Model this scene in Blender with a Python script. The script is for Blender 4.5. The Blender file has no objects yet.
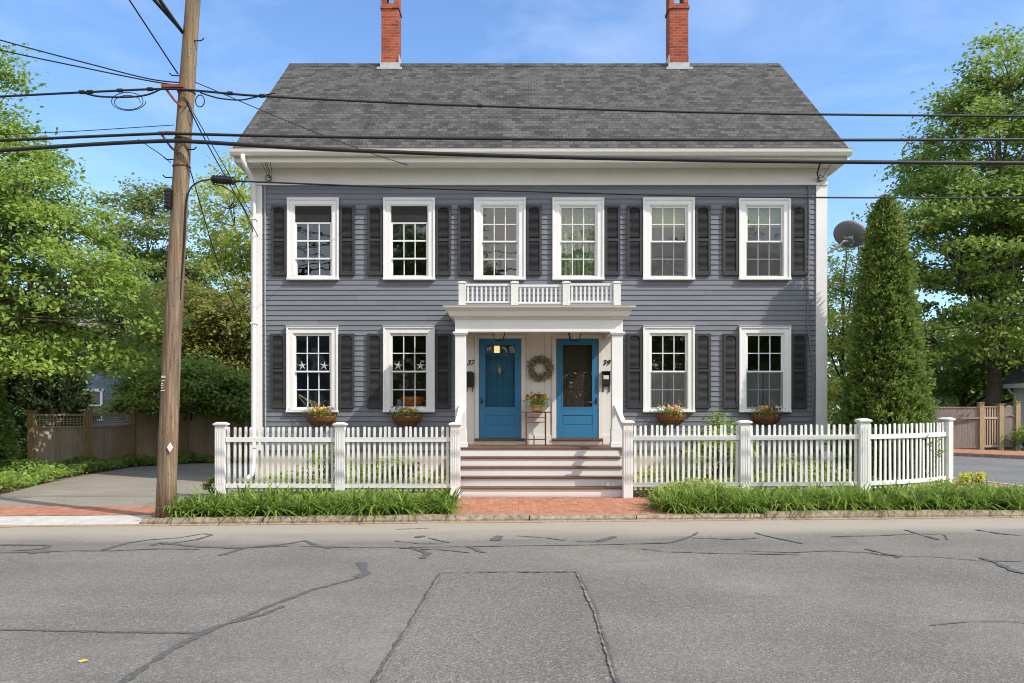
import bpy, math, random
import numpy as np
from mathutils import Vector, Matrix

# ------------------------------------------------------------------ camera, sky, sun, exposure
scene = bpy.context.scene
COL = scene.collection
EYE = 1.6
CAM_Y = -16.17
FPX = 760.0
cam_data = bpy.data.cameras.new('camera')
cam = bpy.data.objects.new('camera', cam_data)
COL.objects.link(cam)
cam.location = (0, CAM_Y, EYE)
cam.rotation_euler = (math.radians(90), 0, 0)
cam_data.sensor_width = 36
cam_data.lens = FPX / 1024 * 36
cam_data.shift_y = (409 - 341.5) / 1024
cam_data.clip_start = 0.05
cam_data.clip_end = 3000
scene.camera = cam

SUN = Vector((1.75, -1.0, 1.85)).normalized()
ELEV = math.asin(SUN.z)
AZ = math.atan2(SUN.x, SUN.y)
world = bpy.data.worlds.new('World')
scene.world = world
world.use_nodes = True
wn, wl = world.node_tree.nodes, world.node_tree.links
wn.clear()
sky = wn.new('ShaderNodeTexSky')
sky.sky_type = 'NISHITA'
sky.sun_disc = False
sky.sun_elevation = ELEV
sky.sun_rotation = AZ
sky.air_density = 1.15
sky.dust_density = 0.7
sky.ozone_density = 2.2
bg = wn.new('ShaderNodeBackground')
bg.inputs['Strength'].default_value = 0.15
wo = wn.new('ShaderNodeOutputWorld')
tc = wn.new('ShaderNodeTexCoord')
mp = wn.new('ShaderNodeMapping')
mp.inputs['Scale'].default_value = (1.6, 1.6, 4.0)
mp.inputs['Rotation'].default_value = (0.12, 0.2, 0.3)
wl.new(tc.outputs['Generated'], mp.inputs['Vector'])
nz = wn.new('ShaderNodeTexNoise')
nz.inputs['Scale'].default_value = 2.3
nz.inputs['Detail'].default_value = 5
nz.inputs['Roughness'].default_value = 0.62
nz.inputs['Distortion'].default_value = 0.4
wl.new(mp.outputs['Vector'], nz.inputs['Vector'])
cr = wn.new('ShaderNodeValToRGB')
cr.color_ramp.elements[0].position = 0.42
cr.color_ramp.elements[0].color = (0, 0, 0, 1)
cr.color_ramp.elements[1].position = 0.86
cr.color_ramp.elements[1].color = (0.22, 0.22, 0.22, 1)
wl.new(nz.outputs['Fac'], cr.inputs['Fac'])
wm = wn.new('ShaderNodeMix')
wm.data_type = 'RGBA'
wm.inputs['B'].default_value = (6.2, 6.6, 7.2, 1)
wl.new(cr.outputs['Color'], wm.inputs['Factor'])
wt = wn.new('ShaderNodeMix')
wt.data_type = 'RGBA'
wt.blend_type = 'MULTIPLY'
wt.inputs['Factor'].default_value = 1.0
wt.inputs['B'].default_value = (0.66, 0.81, 0.98, 1)
wl.new(sky.outputs['Color'], wt.inputs['A'])
wl.new(wt.outputs['Result'], wm.inputs['A'])
# white cloud added to the unseen southern sky behind the camera as neutral fill
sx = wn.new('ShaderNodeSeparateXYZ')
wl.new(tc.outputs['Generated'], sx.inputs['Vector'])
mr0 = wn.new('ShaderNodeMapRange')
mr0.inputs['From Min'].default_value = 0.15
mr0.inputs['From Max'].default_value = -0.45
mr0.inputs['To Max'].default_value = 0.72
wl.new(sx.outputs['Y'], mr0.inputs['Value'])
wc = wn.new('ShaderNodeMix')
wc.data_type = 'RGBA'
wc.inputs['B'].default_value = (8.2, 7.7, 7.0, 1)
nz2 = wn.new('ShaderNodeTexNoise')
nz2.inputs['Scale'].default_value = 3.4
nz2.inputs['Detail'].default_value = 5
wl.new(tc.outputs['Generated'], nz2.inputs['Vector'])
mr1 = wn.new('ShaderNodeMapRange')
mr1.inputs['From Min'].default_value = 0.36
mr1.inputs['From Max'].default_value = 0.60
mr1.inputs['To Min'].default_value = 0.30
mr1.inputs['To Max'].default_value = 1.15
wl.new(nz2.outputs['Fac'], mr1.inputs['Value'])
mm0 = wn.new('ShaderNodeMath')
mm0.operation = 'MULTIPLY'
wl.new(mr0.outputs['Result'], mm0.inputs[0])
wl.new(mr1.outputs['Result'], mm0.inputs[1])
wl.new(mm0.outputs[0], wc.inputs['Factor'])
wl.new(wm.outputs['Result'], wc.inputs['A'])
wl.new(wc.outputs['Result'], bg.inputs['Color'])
wl.new(bg.outputs['Background'], wo.inputs['Surface'])

sun_data = bpy.data.lights.new('sun', 'SUN')
sun_data.energy = 2.7
sun_data.angle = math.radians(0.5)
sun_data.color = (1.0, 0.94, 0.85)
sun = bpy.data.objects.new('sun', sun_data)
COL.objects.link(sun)
sun.location = SUN * 60
sun.rotation_euler = (-SUN).to_track_quat('-Z', 'Y').to_euler()

scene.view_settings.view_transform = 'Standard'
scene.view_settings.look = 'None'
scene.view_settings.gamma = 1.0
scene.view_settings.use_curve_mapping = False
scene.view_settings.exposure = 0.76
scene.cycles.use_denoising = True
scene.cycles.filter_width = 1.05
scene.cycles.sample_clamp_indirect = 4.0
scene.cycles.max_bounces = 7
scene.cycles.diffuse_bounces = 3
scene.cycles.glossy_bounces = 3
scene.cycles.transmission_bounces = 4
scene.cycles.transparent_max_bounces = 10
scene.cycles.caustics_reflective = False
scene.cycles.caustics_refractive = False

random.seed(7)
RNG = np.random.default_rng(11)
R = random.uniform


# ------------------------------------------------------------------ materials
class NT:
    def __init__(self, name):
        self.m = bpy.data.materials.new(name)
        self.m.use_nodes = True
        self.n, self.l = self.m.node_tree.nodes, self.m.node_tree.links
        self.b = self.n['Principled BSDF']
        self.out = self.n['Material Output']

    def node(self, t, **kw):
        nd = self.n.new(t)
        for k, v in kw.items():
            setattr(nd, k, v)
        return nd

    def pos(self, scale=(1, 1, 1), rot=(0, 0, 0)):
        g = self.node('ShaderNodeNewGeometry')
        mpn = self.node('ShaderNodeMapping')
        mpn.inputs['Scale'].default_value = scale
        mpn.inputs['Rotation'].default_value = rot
        self.l.new(g.outputs['Position'], mpn.inputs['Vector'])
        return mpn.outputs['Vector']

    def noise(self, scale, detail=3, vec=None, rough=0.55, dist=0.0):
        nd = self.node('ShaderNodeTexNoise')
        nd.inputs['Scale'].default_value = scale
        nd.inputs['Detail'].default_value = detail
        nd.inputs['Roughness'].default_value = rough
        nd.inputs['Distortion'].default_value = dist
        self.l.new(vec if vec is not None else self.pos(), nd.inputs['Vector'])
        return nd.outputs['Fac']

    def ramp(self, fac, stops):
        nd = self.node('ShaderNodeValToRGB')
        e = nd.color_ramp.elements
        while len(e) < len(stops):
            e.new(0.5)
        for i, (p, c) in enumerate(stops):
            e[i].position = p
            if not isinstance(c, (tuple, list)):
                c = (c, c, c)
            e[i].color = (*c[:3], 1)
        self.l.new(fac, nd.inputs['Fac'])
        return nd.outputs['Color']

    def mix(self, fac, a, b, blend='MIX'):
        nd = self.node('ShaderNodeMix', data_type='RGBA', blend_type=blend)
        for key, v in (('Factor', fac), ('A', a), ('B', b)):
            if isinstance(v, (int, float)):
                nd.inputs[key].default_value = v if key == 'Factor' else (v, v, v, 1)
            elif isinstance(v, (tuple, list)):
                nd.inputs[key].default_value = (*v[:3], 1)
            else:
                self.l.new(v, nd.inputs[key])
        return nd.outputs['Result']

    def bump(self, h, strength=0.3, dist=0.01):
        nd = self.node('ShaderNodeBump')
        nd.inputs['Strength'].default_value = strength
        nd.inputs['Distance'].default_value = dist
        self.l.new(h, nd.inputs['Height'])
        self.l.new(nd.outputs['Normal'], self.b.inputs['Normal'])
        return nd.outputs['Normal']

    def color(self, c):
        if isinstance(c, (tuple, list)):
            self.b.inputs['Base Color'].default_value = (*c[:3], 1)
        else:
            self.l.new(c, self.b.inputs['Base Color'])

    def rough(self, r, spec=0.4, metal=0.0):
        self.b.inputs['Roughness'].default_value = r
        self.b.inputs['Specular IOR Level'].default_value = spec
        self.b.inputs['Metallic'].default_value = metal


def simple(name, c, rough=0.5, var=0.12, scale=6, bump=0.0, bscale=60, spec=0.4, metal=0.0, stretch=(1, 1, 1)):
    t = NT(name)
    v = t.pos(stretch)
    f = t.noise(scale, 4, v)
    lo = tuple(x * (1 - var) for x in c)
    hi = tuple(min(1, x * (1 + var)) for x in c)
    t.color(t.ramp(f, [(0.3, lo), (0.7, hi)]))
    t.rough(rough, spec, metal)
    if bump:
        t.bump(t.noise(bscale, 3, v), bump, 0.01)
    return t.m


def leafmat(name, dark, mid, light, transl=0.35, clump=0.55):
    dark, mid, light = ((c[0] * k * 1.14, c[1] * k * 1.02, c[2] * k * 1.35) for c, k in ((dark, 1.35), (mid, 1.5), (light, 1.5)))
    t = NT(name)
    g = t.node('ShaderNodeNewGeometry')
    c1 = t.ramp(g.outputs['Random Per Island'], [(0.0, dark), (0.5, mid), (1.0, light)])
    f = t.noise(clump, 2)
    c = t.mix(t.ramp(f, [(0.35, 0.0), (0.68, 0.75)]), c1, light)
    t.color(c)
    t.rough(0.5, 0.25)
    tr = t.node('ShaderNodeBsdfTranslucent')
    t.l.new(t.mix(0.5, c, tuple(min(1, v * 1.7) for v in light)), tr.inputs['Color'])
    mx = t.node('ShaderNodeMixShader')
    mx.inputs['Fac'].default_value = transl
    t.l.new(t.b.outputs['BSDF'], mx.inputs[1])
    t.l.new(tr.outputs['BSDF'], mx.inputs[2])
    t.l.new(mx.outputs['Shader'], t.out.inputs['Surface'])
    return t.m


M = {}


def white_paint(name, c, dirt):
    t = NT(name)
    f = t.noise(1.7, 5)
    st = t.noise(5.0, 4, t.pos((6, 6, 0.7)))
    c1 = t.ramp(f, [(0.3, tuple(x * 0.94 for x in c)), (0.7, c)])
    t.color(t.mix(t.ramp(st, [(0.5, 0.0), (0.8, dirt)]), c1, (0.45, 0.42, 0.36)))
    t.rough(0.45, 0.35)
    t.bump(t.noise(45, 3), 0.06, 0.004)
    return t.m


M['white'] = white_paint('white_paint', (0.80, 0.79, 0.77), 0.12)
M['fence_white'] = white_paint('fence_white_paint', (0.80, 0.79, 0.77), 0.34)
M['cream'] = white_paint('cream_paint', (0.76, 0.74, 0.68), 0.18)
M['worn_white'] = white_paint('worn_white_paint', (0.70, 0.69, 0.65), 0.45)
M['porch_white'] = white_paint('porch_white_paint', (0.76, 0.72, 0.66), 0.15)

t = NT('grey_siding')
isl = t.node('ShaderNodeNewGeometry')
c = t.ramp(isl.outputs['Random Per Island'], [(0, (0.150, 0.159, 0.180)), (1, (0.181, 0.190, 0.213))])
c = t.mix(t.ramp(t.noise(3, 5, t.pos((1, 1, 3))), [(0.45, 0.0), (0.8, 0.35)]), c, (0.215, 0.222, 0.245))
t.color(c)
t.rough(0.6, 0.3)
t.bump(t.noise(30, 4, t.pos((0.6, 1, 8))), 0.15, 0.004)
M['siding'] = t.m

M['shutter'] = simple('charcoal_shutter', (0.037, 0.037, 0.040), 0.55, 0.2, 9, 0.1, 50)
M['black'] = simple('black_metal', (0.015, 0.015, 0.016), 0.45, 0.2, 12)
M['rubber'] = simple('black_cable', (0.018, 0.018, 0.019), 0.6, 0.2, 8)
M['blue'] = simple('blue_door_paint', (0.036, 0.178, 0.335), 0.38, 0.05, 3, 0.03, 40)
M['blue_deep'] = simple('teal_blue_door_paint', (0.016, 0.140, 0.250), 0.35, 0.05, 3)
M['brown_edge'] = simple('brown_deck_paint', (0.150, 0.075, 0.045), 0.55, 0.25, 8, 0.15, 40)
M['rust'] = simple('rusty_iron', (0.16, 0.055, 0.03), 0.7, 0.35, 20, 0.2, 80)
M['red_iron'] = simple('red_brown_bracket', (0.20, 0.055, 0.030), 0.7, 0.45, 15)
M['steel'] = simple('galvanised_steel', (0.42, 0.43, 0.44), 0.4, 0.12, 15, metal=0.7)
M['lead'] = simple('lead_flashing', (0.40, 0.41, 0.42), 0.5, 0.15, 8)
M['dish'] = simple('dish_grey', (0.125, 0.125, 0.13), 0.5, 0.04, 5)
M['interior'] = simple('interior_plaster', (0.36, 0.32, 0.27), 0.8, 0.2, 2)
M['dark_wood'] = simple('dark_wood', (0.045, 0.026, 0.018), 0.45, 0.25, 4, stretch=(6, 6, 1))
M['curtain'] = simple('pale_curtain', (0.24, 0.25, 0.22), 0.9, 0.15, 5, stretch=(5, 1, 1))
M['green_curtain'] = simple('green_print_curtain', (0.20, 0.26, 0.13), 0.9, 0.7, 22)
M['blue_curtain'] = simple('blue_white_curtain', (0.27, 0.33, 0.35), 0.9, 0.15, 5, stretch=(5, 1, 1))
M['green_reflect'] = simple('green_reflection', (0.19, 0.25, 0.09), 0.8, 0.1, 4)
M['starfish'] = simple('starfish_white', (0.78, 0.76, 0.72), 0.8, 0.1, 30)
M['orange'] = simple('orange_glaze', (0.55, 0.13, 0.03), 0.35, 0.15, 8)
M['yellow_pot'] = simple('yellow_pot', (0.62, 0.42, 0.13), 0.5, 0.12, 8)
M['coco'] = simple('coco_fibre', (0.23, 0.105, 0.04), 0.95, 0.55, 24, 0.6, 70, stretch=(2, 2, 0.5))
M['mat'] = simple('green_door_mat', (0.15, 0.16, 0.06), 0.95, 0.4, 30, 0.5, 120)
M['paper'] = simple('pink_paper', (0.72, 0.58, 0.55), 0.8, 0.1, 20)
M['foundation'] = simple('foundation_concrete', (0.50, 0.445, 0.355), 0.9, 0.2, 2.2, 0.3, 40)
M['granite'] = simple('granite_curb', (0.28, 0.225, 0.17), 0.9, 0.45, 14, 0.9, 22)
M['apron'] = simple('concrete_apron', (0.50, 0.48, 0.44), 0.85, 0.12, 5, 0.3, 60)
M['soil'] = simple('soil_mulch', (0.085, 0.06, 0.04), 0.95, 0.5, 14, 0.8, 30)
M['brass'] = simple('brass', (0.55, 0.40, 0.18), 0.35, 0.1, 20, metal=0.8)
M['yellow_leaf'] = simple('yellow_leaf', (0.55, 0.42, 0.08), 0.6, 0.1, 20)
M['slate_blue'] = simple('slate_blue_siding', (0.11, 0.17, 0.27), 0.6, 0.1, 3)
M['grey_roof'] = simple('grey_far_roof', (0.16, 0.15, 0.145), 0.8, 0.2, 4)
M['lawn'] = simple('lawn_ground', (0.06, 0.085, 0.025), 0.95, 0.4, 3, 0.6, 30)
M['fence_post_wood'] = simple('tan_post_wood', (0.42, 0.27, 0.13), 0.75, 0.25, 5, 0.25, 30, stretch=(6, 6, 0.8))
M['new_post_wood'] = simple('yellow_post_wood', (0.37, 0.275, 0.15), 0.75, 0.2, 5, 0.25, 30, stretch=(6, 6, 0.8))


def board_wood(name, a, b, per_m=7.5):
    """weathered vertical boards: each one its own tone, dark joints between"""
    t = NT(name)
    g = t.node('ShaderNodeNewGeometry')
    c1 = t.ramp(g.outputs['Random Per Island'], [(0, a), (1, b)])
    gr = t.noise(7, 5, t.pos((7, 7, 0.6)))
    c = t.mix(t.ramp(gr, [(0.35, 0.0), (0.75, 0.6)]), c1, tuple(x * 1.55 for x in b))
    low = t.noise(1.1, 3)
    c = t.mix(t.ramp(low, [(0.4, 0.0), (0.7, 0.35)]), c, tuple(x * 0.55 for x in a))
    t.color(c)
    t.rough(0.8, 0.2)
    t.bump(gr, 0.3, 0.006)
    return t.m


M['fence_board'] = board_wood('weathered_fence_board', (0.36, 0.25, 0.175), (0.47, 0.35, 0.26))
M['grey_board'] = board_wood('greyed_fence_board', (0.17, 0.135, 0.115), (0.25, 0.21, 0.185))

# utility pole wood
t = NT('pole_wood')
gr = t.noise(3.2, 7, t.pos((7, 7, 0.35)), 0.72, 0.5)
c = t.ramp(gr, [(0.32, (0.060, 0.042, 0.030)), (0.48, (0.200, 0.145, 0.098)), (0.66, (0.40, 0.31, 0.21))])
bl = t.noise(1.1, 3)
c = t.mix(t.ramp(bl, [(0.40, 0.0), (0.7, 0.55)]), c, (0.28, 0.145, 0.08))
sepz = t.node('ShaderNodeSeparateXYZ')
t.l.new(t.pos(), sepz.inputs['Vector'])
mr = t.node('ShaderNodeMapRange')
mr.inputs['From Min'].default_value = 3.0
mr.inputs['From Max'].default_value = 5.5
t.l.new(sepz.outputs['Z'], mr.inputs['Value'])
c = t.mix(mr.outputs['Result'], c, t.mix(0.35, c, (0.26, 0.21, 0.12)))
st2 = t.noise(4.0, 4, t.pos((3, 3, 0.12)), 0.6, 0.4)
c = t.mix(t.ramp(st2, [(0.42, 0.0), (0.62, 0.55)]), c, (0.095, 0.070, 0.052))
vo = t.node('ShaderNodeTexVoronoi')
vo.inputs['Scale'].default_value = 14
t.l.new(t.pos((2.2, 2.2, 0.55)), vo.inputs['Vector'])
c = t.mix(t.ramp(vo.outputs['Distance'], [(0.10, 0.85), (0.20, 0.0)]), c, (0.035, 0.025, 0.02))
t.color(c)
t.rough(0.85, 0.2)
t.bump(gr, 0.7, 0.02)
M['pole'] = t.m


def brickmat(name, vec_order, c1, c2, mortar, w, h, ms, bias=0.0, bump=0.6, grime=(0.2, 0.12, 0.08)):
    t = NT(name)
    sp = t.node('ShaderNodeSeparateXYZ')
    t.l.new(t.pos(), sp.inputs['Vector'])
    cb = t.node('ShaderNodeCombineXYZ')
    if vec_order == 'yx':
        t.l.new(sp.outputs['Y'], cb.inputs['X'])
        t.l.new(sp.outputs['X'], cb.inputs['Y'])
    else:
        ad = t.node('ShaderNodeMath', operation='ADD')
        t.l.new(sp.outputs['X'], ad.inputs[0])
        t.l.new(sp.outputs['Y'], ad.inputs[1])
        t.l.new(ad.outputs[0], cb.inputs['X'])
        t.l.new(sp.outputs['Z'], cb.inputs['Y'])
    br = t.node('ShaderNodeTexBrick')
    br.inputs['Scale'].default_value = 1.0
    br.inputs['Brick Width'].default_value = w
    br.inputs['Row Height'].default_value = h
    br.inputs['Mortar Size'].default_value = ms
    br.inputs['Mortar Smooth'].default_value = 0.3
    br.inputs['Bias'].default_value = bias
    br.inputs['Color1'].default_value = (*c1, 1)
    br.inputs['Color2'].default_value = (*c2, 1)
    br.inputs['Mortar'].default_value = (*mortar, 1)
    t.l.new(cb.outputs['Vector'], br.inputs['Vector'])
    f = t.noise(2.2, 5)
    c = t.mix(t.ramp(f, [(0.42, 0.0), (0.75, 0.55)]), br.outputs['Color'], grime)
    c = t.mix(t.ramp(t.noise(40, 3), [(0.3, 0.25), (0.7, 0.0)]), c, (0.05, 0.03, 0.02))
    t.color(c)
    t.rough(0.85, 0.2)
    inv = t.node('ShaderNodeMath', operation='SUBTRACT')
    inv.inputs[0].default_value = 1.0
    t.l.new(br.outputs['Fac'], inv.inputs[1])
    t.bump(inv.outputs[0], bump, 0.006)
    return t.m


M['brick_walk'] = brickmat('brick_walk', 'yx', (0.42, 0.150, 0.080), (0.56, 0.260, 0.165), (0.34, 0.20, 0.13), 0.205, 0.102, 0.006, grime=(0.45, 0.25, 0.17))
M['chimney'] = brickmat('chimney_brick', 'xz', (0.24, 0.040, 0.020), (0.50, 0.115, 0.052), (0.33, 0.20, 0.15), 0.21, 0.070, 0.008, grime=(0.17, 0.045, 0.028))

# roof shingles
t = NT('roof_shingle')
sp = t.node('ShaderNodeSeparateXYZ')
t.l.new(t.pos(), sp.inputs['Vector'])
zs = t.node('ShaderNodeMath', operation='MULTIPLY')
zs.inputs[1].default_value = 1.511
t.l.new(sp.outputs['Z'], zs.inputs[0])
cb = t.node('ShaderNodeCombineXYZ')
t.l.new(sp.outputs['X'], cb.inputs['X'])
t.l.new(zs.outputs[0], cb.inputs['Y'])


def shingle_tex(w, h, off, c1, c2, joint_shadow, ms):
    br = t.node('ShaderNodeTexBrick')
    br.offset = off
    br.inputs['Scale'].default_value = 1.0
    br.inputs['Brick Width'].default_value = w
    br.inputs['Row Height'].default_value = h
    br.inputs['Mortar Size'].default_value = ms
    br.inputs['Color1'].default_value = (*c1, 1)
    br.inputs['Color2'].default_value = (*c2, 1)
    br.inputs['Mortar'].default_value = (*joint_shadow, 1)  # dark joints, also painting the shadow line between shingle rows
    t.l.new(cb.outputs['Vector'], br.inputs['Vector'])
    return br


b1 = shingle_tex(0.15, 0.145, 0.37, (0.050, 0.049, 0.048), (0.125, 0.121, 0.113), (0.018, 0.018, 0.018), 0.010)
b2 = shingle_tex(0.20, 0.145, 0.61, (0.046, 0.045, 0.044), (0.175, 0.164, 0.144), (0.022, 0.021, 0.02), 0.003)
c = t.mix(0.55, b1.outputs['Color'], b2.outputs['Color'])
c = t.mix(t.ramp(t.noise(0.6, 4, t.pos((1, 1, 0.4))), [(0.3, 0.16), (0.7, 0.0)]), c, (0.055, 0.055, 0.055))
c = t.mix(t.ramp(t.noise(90, 2), [(0.35, 0.3), (0.65, 0.0)]), c, (0.03, 0.03, 0.03))
t.color(c)
t.rough(0.9, 0.15)
inv = t.node('ShaderNodeMath', operation='SUBTRACT')
inv.inputs[0].default_value = 1.0
t.l.new(b1.outputs['Fac'], inv.inputs[1])
t.bump(inv.outputs[0], 0.6, 0.012)
M['shingle'] = t.m


def asphalt(name, base, sandy=None, speck=1.0):
    t = NT(name)
    lo, hi = tuple(x * 0.78 for x in base), tuple(x * 1.18 for x in base)
    c = t.ramp(t.noise(0.55, 5), [(0.3, lo), (0.7, hi)])
    v = t.node('ShaderNodeTexVoronoi')
    v.inputs['Scale'].default_value = 75
    t.l.new(t.pos(), v.inputs['Vector'])
    sepc = t.node('ShaderNodeSeparateColor')
    t.l.new(v.outputs['Color'], sepc.inputs['Color'])
    c = t.mix(t.ramp(sepc.outputs['Red'], [(0.55, 0.0), (0.98, 0.62 * speck)]), c, tuple(x * 2.3 for x in base))
    c = t.mix(t.ramp(sepc.outputs['Green'], [(0.45, 0.0), (0.95, 0.7 * speck)]), c, tuple(x * 0.34 for x in base))
    c = t.mix(t.ramp(t.noise(24, 5, rough=0.75), [(0.3, 0.4 * speck), (0.6, 0.0)]), c, tuple(x * 0.5 for x in base))
    if sandy:
        tr_ = t.noise(0.9, 3, t.pos((0.06, 1.1, 1)))             # worn wheel tracks along the street
        c = t.mix(t.ramp(tr_, [(0.42, 0.0), (0.68, 0.30)]), c, tuple(x * 0.62 for x in base))
        st_ = t.noise(0.35, 6, t.pos((1, 1.4, 1)), 0.7)
        c = t.mix(t.ramp(st_, [(0.52, 0.0), (0.66, 0.28)]), c, tuple(x * 1.5 for x in base))
        oil = t.noise(1.3, 4, t.pos((0.7, 1.2, 1)), 0.6, 1.0)
        c = t.mix(t.ramp(oil, [(0.60, 0.0), (0.72, 0.30)]), c, tuple(x * 0.5 for x in base))
        sp2 = t.node('ShaderNodeSeparateXYZ')
        t.l.new(t.pos((1, 1, 1)), sp2.inputs['Vector'])
        mu = t.node('ShaderNodeMath', operation='MULTIPLY_ADD')      # y - 0.06 x
        mu.inputs[1].default_value = -0.06
        t.l.new(sp2.outputs['X'], mu.inputs[0])
        t.l.new(sp2.outputs['Y'], mu.inputs[2])
        nn = t.node('ShaderNodeMath', operation='MULTIPLY_ADD')
        nn.inputs[1].default_value = 1.1
        t.l.new(t.noise(0.8, 3, t.pos((0.5, 1.6, 1))), nn.inputs[0])
        t.l.new(mu.outputs[0], nn.inputs[2])
        rr = t.node('ShaderNodeMapRange')
        rr.inputs['From Min'].default_value = -6.0
        rr.inputs['From Max'].default_value = -5.15
        t.l.new(nn.outputs[0], rr.inputs['Value'])
        fm = t.node('ShaderNodeMath', operation='MULTIPLY')
        fm.inputs[1].default_value = 0.72
        t.l.new(rr.outputs['Result'], fm.inputs[0])
        c = t.mix(fm.outputs[0], c, sandy)
    t.color(c)
    t.rough(0.88, 0.25)
    t.bump(v.outputs['Distance'], 0.55, 0.006)
    return t.m


M['road'] = asphalt('road_asphalt', (0.200, 0.184, 0.158), (0.42, 0.37, 0.29), 0.65)
M['patch'] = asphalt('patch_asphalt', (0.184, 0.170, 0.148), None, 0.75)
M['side_road'] = asphalt('side_street_asphalt', (0.19, 0.185, 0.18), None, 0.6)
M['drive'] = asphalt('driveway_asphalt', (0.28, 0.25, 0.20), None, 0.5)
M['seal'] = simple('crack_seal_tar', (0.112, 0.107, 0.101), 0.6, 0.35, 30, 0.2, 80)
M['joint'] = simple('old_joint', (0.22, 0.18, 0.13), 0.95, 0.4, 30)
M['grit'] = simple('sandy_joint', (0.36, 0.25, 0.15), 0.95, 0.4, 30, 0.6, 60)

def reflectance(t, f0):
    lw_ = t.node('ShaderNodeLayerWeight')
    lw_.inputs['Blend'].default_value = 0.5
    pw = t.node('ShaderNodeMath', operation='POWER')
    pw.inputs[1].default_value = 5.0
    t.l.new(lw_.outputs['Facing'], pw.inputs[0])
    ma = t.node('ShaderNodeMath', operation='MULTIPLY_ADD')
    ma.inputs[1].default_value = 1.0 - f0
    ma.inputs[2].default_value = f0
    t.l.new(pw.outputs[0], ma.inputs[0])
    return ma.outputs[0]


# window glass
t = NT('window_glass')
trn = t.node('ShaderNodeBsdfTransparent')
trn.inputs['Color'].default_value = (0.90, 0.92, 0.90, 1)
gl = t.node('ShaderNodeBsdfGlossy')
gl.inputs['Roughness'].default_value = 0.015
gl.inputs['Color'].default_value = (1, 1, 1, 1)
bp = t.node('ShaderNodeBump')
bp.inputs['Strength'].default_value = 0.16
bp.inputs['Distance'].default_value = 0.05
t.l.new(t.noise(1.6, 2), bp.inputs['Height'])
t.l.new(bp.outputs['Normal'], gl.inputs['Normal'])
mx = t.node('ShaderNodeMixShader')
t.l.new(reflectance(t, 0.105), mx.inputs['Fac'])
t.l.new(trn.outputs['BSDF'], mx.inputs[1])
t.l.new(gl.outputs['BSDF'], mx.inputs[2])
t.l.new(mx.outputs['Shader'], t.out.inputs['Surface'])
M['glass'] = t.m
t = NT('storm_door_mesh')
trn = t.node('ShaderNodeBsdfTransparent')
trn.inputs['Color'].default_value = (0.82, 0.84, 0.84, 1)
gl = t.node('ShaderNodeBsdfGlossy')
gl.inputs['Roughness'].default_value = 0.03
mx = t.node('ShaderNodeMixShader')
t.l.new(reflectance(t, 0.012), mx.inputs['Fac'])
t.l.new(trn.outputs['BSDF'], mx.inputs[1])
t.l.new(gl.outputs['BSDF'], mx.inputs[2])
t.l.new(mx.outputs['Shader'], t.out.inputs['Surface'])
M['door_glass'] = t.m

# insect screen
t = NT('insect_screen')
t.color((0.10, 0.105, 0.108))
t.rough(0.7, 0.2)
trn = t.node('ShaderNodeBsdfTransparent')
mx = t.node('ShaderNodeMixShader')
mx.inputs['Fac'].default_value = 0.48
t.l.new(trn.outputs['BSDF'], mx.inputs[1])
t.l.new(t.b.outputs['BSDF'], mx.inputs[2])
t.l.new(mx.outputs['Shader'], t.out.inputs['Surface'])
M['screen'] = t.m

M['dark_screen'] = simple('dark_screen', (0.022, 0.021, 0.020), 0.8, 0.2, 8)
t = NT('lamp_glow')
t.color((0.9, 0.6, 0.3))
t.b.inputs['Emission Color'].default_value = (1.0, 0.55, 0.2, 1)
t.b.inputs['Emission Strength'].default_value = 1.1
M['glow'] = t.m

M['bark'] = simple('grey_bark', (0.105, 0.085, 0.068), 0.9, 0.4, 7, 0.6, 30, stretch=(3, 3, 0.6))
M['twig'] = simple('dark_twig', (0.07, 0.052, 0.04), 0.9, 0.3, 12)
M['leaf_left'] = leafmat('left_tree_leaf', (0.050, 0.095, 0.014), (0.105, 0.185, 0.024), (0.195, 0.290, 0.045), 0.42)
M['leaf_maple'] = leafmat('maple_leaf', (0.042, 0.085, 0.013), (0.085, 0.155, 0.022), (0.170, 0.250, 0.040), 0.38)
M['leaf_yellow'] = leafmat('yellow_green_leaf', (0.105, 0.160, 0.022), (0.175, 0.240, 0.034), (0.270, 0.335, 0.062), 0.5)
M['leaf_olive'] = leafmat('olive_leaf', (0.058, 0.092, 0.017), (0.105, 0.148, 0.024), (0.175, 0.185, 0.036), 0.38)
M['leaf_dark'] = leafmat('dark_evergreen_leaf', (0.018, 0.032, 0.010), (0.032, 0.052, 0.015), (0.058, 0.086, 0.022), 0.2)
M['leaf_arbor'] = leafmat('arborvitae_leaf', (0.024, 0.058, 0.010), (0.066, 0.122, 0.019), (0.150, 0.215, 0.038), 0.32, 1.6)
M['leaf_shrub'] = leafmat('shrub_leaf', (0.058, 0.112, 0.020), (0.118, 0.195, 0.032), (0.205, 0.280, 0.050), 0.42, 1.2)
M['leaf_mid'] = leafmat('mid_green_leaf', (0.050, 0.085, 0.022), (0.085, 0.135, 0.032), (0.140, 0.195, 0.050), 0.35)
M['leaf_pine'] = leafmat('soft_green_leaf', (0.055, 0.090, 0.024), (0.100, 0.155, 0.036), (0.165, 0.225, 0.055), 0.4)
M['lily'] = leafmat('daylily_leaf', (0.036, 0.080, 0.010), (0.074, 0.142, 0.016), (0.145, 0.225, 0.030), 0.32, 2.0)
M['cover'] = leafmat('ground_cover_leaf', (0.075, 0.125, 0.018), (0.135, 0.205, 0.030), (0.250, 0.320, 0.070), 0.35, 1.4)
M['lime'] = leafmat('lime_leaf', (0.16, 0.21, 0.02), (0.26, 0.31, 0.03), (0.40, 0.43, 0.06), 0.4, 2)
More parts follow.
